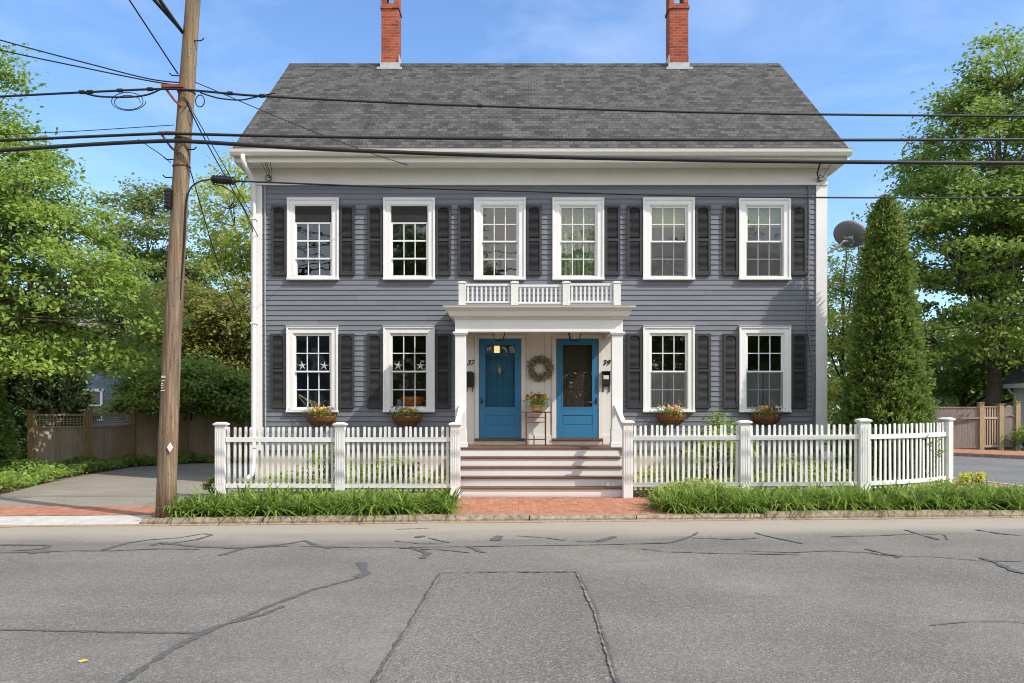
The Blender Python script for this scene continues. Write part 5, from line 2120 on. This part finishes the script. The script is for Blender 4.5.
# wires on the far side, behind the arborvitae
for a, b, c, lab in (((925, 331), (975, 325), (1060, 307), 'lower of two thin dark wires crossing the maple beyond the cone-shaped evergreen'), ((925, 292), (970, 279), (1060, 249), 'upper of two thin dark wires crossing the maple beyond the cone-shaped evergreen')):
    d = 22
    o = MB().tube(smooth_path([wp(*a, d + 2), wp(*b, d), wp(*c, d - 3)]), .016, 5).build('overhead_wire', M['rubber'], smooth=True)
    tag(o, lab, 'wire', 'wires on the utility pole')


# ------------------------------------------------------------------ daylilies, ground cover, shrubs
def blades(name, spots, per, length, mat):
    vs, fs = [], []
    for (x, y, sc) in spots:
        for k in range(per):
            a = R(0, 2 * math.pi)
            L = length * sc * R(.65, 1.2)
            lean = R(.45, 1.45)
            w = R(.011, .021)
            b = Vector((x + R(-.07, .07), y + R(-.07, .07), -.02))
            d = Vector((math.cos(a), math.sin(a), 0))
            s = Vector((-d.y, d.x, 0))
            o = len(vs)
            m_ = 5
            for i in range(m_ + 1):
                q = i / m_
                h = L * (q * (1.15 - .25 * lean) - lean * .62 * q ** 2.6)
                r = L * lean * .75 * q ** 1.6
                c = b + d * r + Vector((0, 0, max(h, .0)))
                ww = w * (1 - q ** 2.2) + .001
                vs += [c - s * ww, c + s * ww]
            for i in range(m_):
                fs.append((o + 2 * i, o + 2 * i + 1, o + 2 * i + 3, o + 2 * i + 2))
    me = bpy.data.meshes.new(name)
    me.from_pydata([tuple(v) for v in vs], [], fs)
    me.update()
    return link(name, me, mat)


def bed(x0, x1, sp=.22):
    out = []
    x = x0
    while x < x1:
        for r in range(5):
            xx = x + R(-.09, .09)
            y = curb_y(xx) + .28 + r * .235 + R(-.07, .07)
            if y < FY - .25 and R(0, 1) > .07 + .10 * (r in (0, 4)):
                out.append((xx, y, R(.70, 1.22)))
        x += sp
    return out


o = blades('daylily_grass', bed(-4.98, -2.72) + bed(-2.60, -.98), 56, .50, M['lily'])
tag(o, 'band of bright green strappy daylily leaves before the fence by the pole', 'grass', kind='stuff')
o = blades('daylily_grass', bed(2.45, 5.55) + bed(5.72, 9.3) + bed(9.5, 11.2), 56, .50, M['lily'])
tag(o, 'band of bright green strappy daylily leaves along the curb to the corner', 'grass', kind='stuff')


def cover(name, label, quads, n, h, leaf, mat, lw=.55):
    """low leaves spread over the given ground rectangles"""
    cen, nrm = [], []
    ar = np.array([(q[1] - q[0]) * (q[3] - q[2]) for q in quads])
    for q, a in zip(quads, ar):
        k = int(n * a / ar.sum())
        x, y = RNG.uniform(q[0], q[1], k), RNG.uniform(q[2], q[3], k)
        hh = h * (0.55 + .45 * np.sin(x * 2.1 + 1) * np.sin(y * 3 + x)) * (q[4] if len(q) > 4 else 1)
        z = RNG.random(k) ** .6 * np.maximum(hh, .05)
        cen.append(np.stack([x, y, z], 1))
        nrm.append(np.array([0, -.35, .9]) + RNG.normal(size=(k, 3)) * .5)
    o = leaf_object(name, np.vstack(cen), np.vstack(nrm), leaf, leaf * lw, mat)
    return tag(o, label, 'ground cover', kind='stuff')


cover('ground_cover', 'low pale leafy ground cover behind the picket fence', [(-5.2, -1.2, -2.3, -.1, .9), (2.3, 6.6, -2.35, -.1, 1.0), (6.4, 8.2, -1.9, .5, 1)], 15000, .46, .085, M['cover'])
cover('ground_cover', 'low yellow-green leaves at the foot of the curving fence span', [(6.45, 8.6, -3.0, -2.5, 1.2), (2.5, 6.4, -3.15, -2.55, 1.1), (-5.0, -1.3, -2.9, -2.55, .5), (7.4, 9.2, -2.5, -1.7, .6)], 9000, .34, .07, M['cover'])
cover('ground_cover', 'bright leafy ground cover along the driveway fence', [(-13.2, -9.7, -2.5, -1.2, .9), (-13.2, -10.0, -1.2, .9, 1.0), (-13.0, -10.45, .9, 3.0, 1.0), (-12.3, -10.55, 3.0, 5.2, .9), (-11.6, -9.6, 5.2, 7.2, .9), (-9.6, -5.8, 6.5, 7.3, .9)], 17000, .40, .10, M['leaf_left'])
cover('leaf_litter_cover', 'scattered small weeds at the pole foot and curb', [(-5.4, -4.6, -4.85, -4.4, .5), (8.5, 12, -3.9, -3.2, .9)], 900, .22, .06, M['cover'])

SHR = 'shrubs behind the picket fence'
shrub('shrub', 'twiggy shrub behind the fence post beside the flower basket and shoots', 'shrub', (4.05, -1.2, 0), (.55, .45, .85), 1500, .075, M['cover'], SHR)
shrub('shrub', 'bright leafy shoots rising above the pickets between two flower baskets', 'shrub', (4.25, -.55, 0), (.75, .3, .95), 1500, .09, M['lime_shoot'] if 'lime_shoot' in M else M['leaf_left'], SHR)
shrub('shrub', 'low dark twiggy shrub behind the first fence span from the driveway', 'shrub', (-3.55, -1.3, 0), (.55, .4, .6), 900, .075, M['leaf_shrub'], SHR)
shrub('shrub', 'low green shrub behind the fence span next to the steps', 'shrub', (-2.3, -1.0, 0), (.8, .4, .42), 1000, .08, M['cover'], SHR)
shrub('shrub', 'green shrub behind the picket span nearest the cone-shaped evergreen', 'shrub', (5.7, -1.1, 0), (.7, .4, .5), 1000, .08, M['cover'], SHR)
shrub('shrub', 'lime yellow shrub at the outer side of the last picket post', 'shrub', (8.85, -1.5, 0), (.28, .28, .26), 420, .07, M['lime'], SHR)
shrub('shrub', 'small bush at the base of the first picket post by the driveway', 'shrub', (-5.55, -2.0, 0), (.22, .2, .22), 260, .06, M['leaf_shrub'], SHR)
shrub('shrub', 'small green bush at the foot of the far white house', 'shrub', (19.3, 12.3, 0.1), (.7, .5, .5), 900, .10, M['leaf_shrub'], None)

# ------------------------------------------------------------------ evergreens and trees
cone_tree('arborvitae', 'tall cone-shaped green arborvitae standing beside the house behind the pickets', 'tree', (7.46, -1.0, 0), 5.78, .95, 110000, .088, M['leaf_arbor'], None, .09, ((.0, .0, 1.0), (-.09, .05, .985), (.07, -.05, .975)), .68)
cone_tree('arborvitae', 'dark arborvitae by the street edge before the wooden fence', 'tree', (-12.75, 2.2, 0), 3.1, .72, 30000, .10, M['leaf_arbor'], 'dark evergreens by the driveway', .14)
cone_tree('arborvitae', 'broad dark arborvitae rising behind the first lattice panel', 'tree', (-14.9, 8.5, 0), 5.2, 1.3, 26000, .15, M['leaf_dark'], 'dark evergreens by the driveway', .14, power=.55)
cone_tree('arborvitae', 'dark arborvitae behind the fence, beside the blue house', 'tree', (-16.6, 9.0, 0), 5.6, 1.4, 20000, .15, M['leaf_dark'], 'dark evergreens by the driveway', .14, power=.55)

make_tree('leafy_tree', 'large light green tree overhanging the driveway beyond the utility pole', 'tree', (-13.9, 2.4, 0), (-13.3, 1.9, 8.2),
          [(-14.0, 1.6, 6.6, 3.3, 3.0, 3.6), (-12.0, 1.2, 5.3, 2.6, 2.6, 2.7), (-10.8, 1.0, 4.3, 2.0, 2.0, 2.0), (-12.3, .6, 3.4, 2.3, 2.0, 1.6), (-11.8, 1.4, 7.0, 1.6, 1.8, 1.9), (-9.3, 1.5, 4.1, 1.3, 1.4, 1.5), (-13.6, 1.6, 9.3, 1.7, 1.7, 1.3)],
          430, 160, .125, M['leaf_left'], .24, .52, None, .36, 13, lw=.55)
make_tree('pine_tree', 'narrow mid-green tree behind the large light green tree', 'tree', (-14.6, 14, 0), (-14.5, 14, 8.7),
          [(-14.6, 14, 5.5, 2.6, 2.2, 3.4), (-14.5, 14, 8.6, 1.6, 1.6, 2.0), (-12.9, 14, 5.0, 1.8, 1.6, 2.6)], 230, 130, .17, M['leaf_pine'], .2, .5, None, .4, 10)
make_tree('leafy_tree', 'tall airy yellow-green tree with thin trunks behind the house corner', 'tree', (-11.3, 17, 0), (-11.0, 17, 11.4),
          [(-11.4, 16.6, 9.6, 2.6, 2.2, 2.8), (-12.6, 16.4, 6.8, 2.4, 2.2, 2.6), (-9.6, 16.6, 6.6, 2.4, 2.0, 3.2), (-8.3, 16.8, 9.0, 1.9, 1.8, 2.2)], 230, 105, .17, M['leaf_yellow'], .15, .58, None, .5, 14, bark=M['twig'])
make_tree('cypress_tree', 'olive and rust tinged evergreen tree behind the fence by the house', 'tree', (-10.6, 11.2, 0), (-10.5, 11.2, 5.4),
          [(-11.4, 11, 4.0, 1.9, 1.6, 1.9), (-9.4, 11, 4.2, 2.0, 1.6, 1.9), (-8.2, 11, 2.9, 1.6, 1.4, 1.7), (-12.4, 11.2, 4.9, 1.5, 1.4, 1.4)], 200, 120, .15, M['leaf_olive'], .16, .5, None, .4, 9)
make_tree('viburnum_bush', 'wide layered green bush hanging over the wooden fence behind the pole', 'bush', (-10.3, 7.95, 0), (-10.3, 7.6, 2.4),
          [(-10.9, 7.2, 2.15, 1.35, 1.0, .8), (-9.6, 7.2, 2.25, 1.5, 1.0, .85), (-8.5, 7.3, 1.85, 1.2, .9, .65), (-11.6, 7.3, 1.9, .9, .8, .5)], 150, 100, .13, M['leaf_shrub'], .07, .42, None, .4, 8)
make_tree('maple_tree', 'big bushy green maple tree beyond the side street fence', 'tree', (20.0, 15.5, 0), (20.2, 15.5, 14.5),
          [(20.6, 15, 11.4, 4.6, 4.0, 4.4), (18.0, 14, 8.2, 3.0, 3.0, 2.9), (21.5, 14.5, 6.8, 4.2, 4.0, 3.4), (17.6, 14.2, 5.2, 2.4, 2.6, 2.0), (21.5, 15, 14.2, 2.8, 2.8, 2.9), (18.2, 14.6, 12.0, 1.8, 2, 1.8), (21.3, 15, 16.2, 1.9, 2, 1.9), (19.4, 15, 14.6, 1.5, 1.6, 1.5), (19.6, 13.9, 3.9, 2.4, 1.3, 1.2)],
          360, 195, .19, M['leaf_maple'], .32, .72, None, .32, 18, shell=.42, twig_r=.022)
make_tree('wispy_tree', 'thin yellowish tree seen between the house corner and the cone-shaped evergreen', 'tree', (15.0, 18.5, 0), (15.2, 18.5, 9.6),
          [(14.9, 18, 6.0, 2.3, 2.0, 2.0), (14.4, 18, 3.4, 2.4, 2.0, 2.0), (15.4, 18, 8.2, 1.5, 1.3, 1.5)], 170, 95, .17, M['leaf_yellow'], .12, .55, None, .55, 10, bark=M['twig'])
make_tree('dark_tree', 'dark low tree spreading above the far wooden fence', 'tree', (21.5, 20, 0), (21.5, 20, 5.2),
          [(20, 19.5, 3.7, 2.6, 2.2, 1.8), (23, 19.5, 4.0, 2.6, 2.2, 2.0), (25.5, 19, 3.6, 2.4, 2, 2.0)], 150, 110, .22, M['leaf_maple'], .2, .7, None, .45, 9)

# far woods all round, one mass
cen, nrm = [], []
for (cx, cy, rx, hh) in ((-40, 48, 8, 8), (-30, 42, 7, 7.5), (-20, 46, 7, 6.5), (-11, 50, 7, 7), (-2, 52, 8, 6), (8, 55, 8, 6), (17, 50, 8, 6.5), (27, 48, 8, 8), (37, 46, 8, 8.5), (48, 44, 9, 9), (-50, 40, 9, 9), (31, 30, 5, 7), (-24, 30, 4.5, 6)):
    k = 3600
    u = RNG.normal(size=(k, 3))
    u /= np.linalg.norm(u, axis=1, keepdims=True)
    lob = 1 + .16 * np.sin(u[:, :1] * 9 + cx) * np.sin(u[:, 2:] * 8 + cy)
    p = np.array([cx, cy, hh * .42]) + u * np.array([rx, rx * .6, hh * .58]) * lob * RNG.uniform(.82, 1.05, (k, 1))
    p[:, 2] = np.maximum(p[:, 2], .1)
    cen.append(p)
    nrm.append(u * .6 + np.array([0, 0, .6]) + RNG.normal(size=(k, 3)) * .5)
o = leaf_object('distant_woods', np.vstack(cen), np.vstack(nrm), .62, .45, M['leaf_mid'])
tag(o, 'far mass of trees beyond the gardens', 'woods', kind='stuff')

# trees and a hedge of gardens on the other side of the street
def copy_tree(src, loc, rz, label, group):
    c = src.copy()
    COL.objects.link(c)
    c.location = loc
    c.rotation_euler = (0, 0, rz)
    c['label'] = label
    c['group'] = group
    c.scale = (1.15, 1.15, R(1.0, 1.3))
    for ch in src.children:
        d = ch.copy()
        COL.objects.link(d)
        d.parent = c
        d.matrix_parent_inverse = Matrix.Translation(-Vector(src.location))
    return c


src = make_tree('street_tree', 'leafy tree across the street, opposite the steps', 'tree', (-5.5, -33, 0), (-5.5, -33, 11),
                [(-5.5, -33, 8.6, 4.0, 4.0, 4.2), (-7.7, -33, 6.5, 2.8, 3, 2.6), (-3.6, -32.5, 6.0, 2.4, 3, 2.3)], 190, 80, .34, M['leaf_maple'], .3, 1.0, 'trees across the street', .45, 9)
src.scale = (1.05, 1.05, 1.1)
for i, (x, y, rz) in enumerate(((6.5, -36, 1.1), (15, -33, 2.5), (-19.5, -33, 3.9), (-29, -32, 5.2))):
    copy_tree(src, (x, y, 0), rz, ('leafy tree across the street, opposite the porch end', 'leafy tree across the street, opposite the corner', 'leafy tree across the street, opposite the utility pole', 'leafy tree across the street, opposite the driveway')[i], 'trees across the street')

# ------------------------------------------------------------------ wooden fences and neighbours
def panel_fence(parent, a, b, z0, z1, lattice, mat, pw=.135):
    a, b = Vector((a[0], a[1], 0)), Vector((b[0], b[1], 0))
    d = b - a
    L = d.length
    d.normalize()
    mt = Matrix.Translation((a.x, a.y, 0)) @ Matrix.Rotation(math.atan2(d.y, d.x), 4, 'Z')
    zt = z1 - (.38 if lattice else .05)
    mb = MB()
    n = max(1, int(L / pw))
    for k in range(n):
        x0, x1 = L * k / n + .002, L * (k + 1) / n - .002
        mb.box(x0, x1, -.012 + R(-.002, .002), .010, z0 + R(0, .02), zt + (R(-.01, .0)), mt)
    mb.build('board_panel', mat, parent)
    mb = MB()
    mb.box(0, L, -.035, .03, zt, zt + .055, mt)
    if lattice:
        mb.box(0, L, -.035, .03, z1 - .055, z1, mt)
    mb.box(0, L, -.03, -.013, z0 - .02, z0 + .10, mt)
    mb.build('rail', mat, parent)
    if lattice:
        mb = MB()
        k = 0.0
        while k < L:
            mb.box(k, k + .022, -.008, .006, zt + .055, z1 - .055, mt)
            k += .085
        for z in (zt + .10, zt + .165, zt + .23):
            mb.box(0, L, -.018, -.0085, z, z + .022, mt)
        mb.build('lattice', mat, parent)


def wood_post(parent, x, y, z1, mat, w=.065, cap=True):
    mb = MB()
    mb.box(x - w, x + w, y - w, y + w, -.1, z1 - .03)
    p = mb.build('post', mat, parent, bevel=0.005)
    if cap:
        mb = MB()
        mb.box(x - w - .025, x + w + .025, y - w - .025, y + w + .025, z1 - .0295, z1)
        mb.build('cap', mat, p, bevel=0.006)


WF = thing('wooden_fence', 'weathered brown board fence with lattice top along the driveway', 'fence', (-11.5, 5, 0))
PTS = [(-12.42, 3.5), (-11.62, 4.65), (-11.35, 6.6), (-10.2, 7.6), (-8.45, 7.6), (-6.45, 7.6), (-4.6, 7.6)]
for i, p in enumerate(PTS):
    wood_post(WF, p[0], p[1], 1.57 if i < 5 else 1.66, M['fence_post_wood'], .075)
for i in range(len(PTS) - 1):
    panel_fence(WF, PTS[i], PTS[i + 1], .02, 1.47, i < 2 or i >= 4, M['fence_board'])
WR = thing('wooden_fence', 'greyed board fence with an arched gate across the side street', 'fence', (17.3, 12.8, 0.1))
panel_fence(WR, (14.5, 13.1), (17.78, 12.8), .12, 1.68, False, M['grey_board'], .2)
MB().box(14.6, 17.78, 12.73, 12.77, 1.22, 1.30).build('rail', M['grey_board'], WR)
for x, z1 in ((17.87, 1.86), (18.62, 1.80), (19.25, 1.9)):
    wood_post(WR, x, 12.8, z1, M['new_post_wood'], .085)
mb = MB()
for k in range(6):
    xx = 18.0 + k * .095
    mb.box(xx, xx + .045, 12.78, 12.80, .15, 1.66)
mb.box(17.96, 18.53, 12.76, 12.779, 1.22, 1.30)
mb.box(17.96, 18.53, 12.755, 12.80, 1.661, 1.70)
mb.box(17.96, 18.53, 12.76, 12.779, .14, .22)
mb.build('slat_panel', M['fence_board'], WR)
mb = MB()
n = 10
arch = [(18.94 + .22 * math.cos(math.pi * i / n), 1.55 + .20 * math.sin(math.pi * i / n)) for i in range(n + 1)]
mb.prism([(18.72, .15), (19.16, .15)] + arch, 12.78, 12.82)
mb.tube([(18.94 + .23 * math.cos(math.pi * i / n), 12.765, 1.22 + .13 * math.sin(math.pi * i / n)) for i in range(n + 1)], .03, 5)
mb.build('gate', M['grey_board'], WR)


def small_house(name, label, x0, x1, y0, y1, eave, ridge, wall, roofm, over=.35, ridge_axis='x'):
    h = thing(name, label, 'house', ((x0 + x1) / 2, (y0 + y1) / 2, 0))
    mb = MB()
    mb.box(x0, x1, y0, y1, 0, eave)
    cy, cx = (y0 + y1) / 2, (x0 + x1) / 2
    if ridge_axis == 'x':
        for xx in (x0, x1 - .06):
            v = [(xx, y0, eave), (xx, y1, eave), (xx, cy, ridge - .12)]
            mb.add(v + [(p[0] + .06, p[1], p[2]) for p in v], [(0, 1, 2), (5, 4, 3), (0, 3, 4, 1), (1, 4, 5, 2), (2, 5, 3, 0)])
    else:
        for yy in (y0, y1 - .06):
            v = [(x0, yy, eave), (x1, yy, eave), (cx, yy, ridge - .12)]
            mb.add(v + [(p[0], p[1] + .06, p[2]) for p in v], [(0, 1, 2), (5, 4, 3), (0, 3, 4, 1), (1, 4, 5, 2), (2, 5, 3, 0)])
    mb.build('wall', wall, h)
    mb = MB()
    t_ = .12
    if ridge_axis == 'x':
        e = [(y0 - over, eave - .1), (cy, ridge), (y1 + over, eave - .1)]
        P = [(a, b) for a, b in e] + [(a, b - t_) for a, b in e[::-1]]
        mb.profile_x(P, x0 - over, x1 + over)
    else:
        e = [(x0 - over, eave - .1), (cx, ridge), (x1 + over, eave - .1)]
        mb.prism([(a, b - t_) for a, b in e] + [(a, b) for a, b in e[::-1]], y0 - over, y1 + over)
    mb.build('roof', roofm, h)
    return h


BH = small_house('house', 'slate blue neighbouring house glimpsed through leaves above the wooden fence', -24, -12.2, 21, 29, 4.6, 7.5, M['slate_blue'], M['grey_roof'])
for xx in (-20.95, -18.4, -15.2):
    mb = MB()
    a, b, z0, z1 = xx, xx + .95, .9 + .2, 2.45
    mb.box(a, a + .12, 20.94, 20.999, z0, z1)
    mb.box(b - .12, b, 20.94, 20.999, z0, z1)
    mb.box(a - .05, b + .05, 20.92, 20.999, z1, z1 + .14)
    mb.box(a - .05, b + .05, 20.92, 20.999, z0 - .08, z0)
    mb.box(a + .12, b - .12, 20.95, 20.998, (z0 + z1) / 2 - .03, (z0 + z1) / 2 + .03)
    w = mb.build('window', M['white'], BH)
    MB().box(a + .121, b - .121, 20.975, 20.99, z0, z1).build('pane', M['dish'], w)
for xx in (-24.02, -12.32):
    MB().box(xx, xx + .14, 20.96, 20.999, 0, 4.5).build('corner_board', M['white'], BH)
WHh = small_house('house', 'white neighbouring house at the picture edge beyond the side street', 20.7, 27, 13.4, 15.2, 2.75, 5.4, M['white'], M['grey_roof'], .4, 'y')
MB().box(20.25, 20.35, 12.99, 15.6, 2.45, 2.62).build('gutter', M['white'], WHh)
MB().tube([(20.31, 15.0, 2.5), (20.45, 15.0, 2.3), (20.65, 15.0, 2.15), (20.65, 15.0, .15)], .04, 6).build('downspout', M['white'], WHh)
GH = small_house('house', 'grey-roofed low house far behind the evergreen and far fence', 11.5, 19, 33, 40, 2.6, 4.4, M['cream'], M['grey_roof'])
MB().box(13, 14.1, 32.95, 32.995, 1.0, 2.2).build('window', M['dish'], GH)

OH = small_house('house', 'pale grey house standing across the street behind the camera side', -16.5, -8.0, -40, -31, 5.6, 8.8, M['siding'], M['grey_roof'])
for xx in (-15, -12.8, -10.4):
    for zz in (1.2, 3.9):
        MB().box(xx, xx + .95, -30.995, -30.95, zz, zz + 1.5).build('window', M['white'], OH)
cen, nrm = [], []
for (x0, x1, y, hh, k) in ((-8, 45, -31, 3.4, 15000), (-45, -16, -31, 3.4, 9000)):
    c = np.stack([RNG.uniform(x0, x1, k), y + RNG.normal(size=k) * .35, RNG.random(k) * hh], 1)
    cen.append(c)
    nrm.append(np.array([0, .5, .5]) + RNG.normal(size=(k, 3)) * .6)
o = leaf_object('hedge', np.vstack(cen), np.vstack(nrm), .34, .24, M['leaf_maple'])
tag(o, 'tall dense green hedge along the gardens across the street', 'hedge', kind='stuff')
cen, nrm = [], []
for i in range(12):
    cx, cy, rx, hh = -55 + i * 10, -52 + 4 * math.sin(i * 2.2), 6.5, 9 + 2.5 * math.sin(i * 1.7)
    k = 1800
    u = RNG.normal(size=(k, 3))
    u /= np.linalg.norm(u, axis=1, keepdims=True)
    p = np.array([cx, cy, hh * .45]) + u * np.array([rx, rx * .5, hh * .58]) * RNG.uniform(.8, 1.05, (k, 1))
    p[:, 2] = np.maximum(p[:, 2], .1)
    cen.append(p)
    nrm.append(u * .6 + np.array([0, 0, .6]) + RNG.normal(size=(k, 3)) * .5)
o = leaf_object('distant_woods', np.vstack(cen), np.vstack(nrm), .85, .65, M['leaf_mid'])
tag(o, 'mass of trees beyond the gardens across the street', 'woods', kind='stuff')
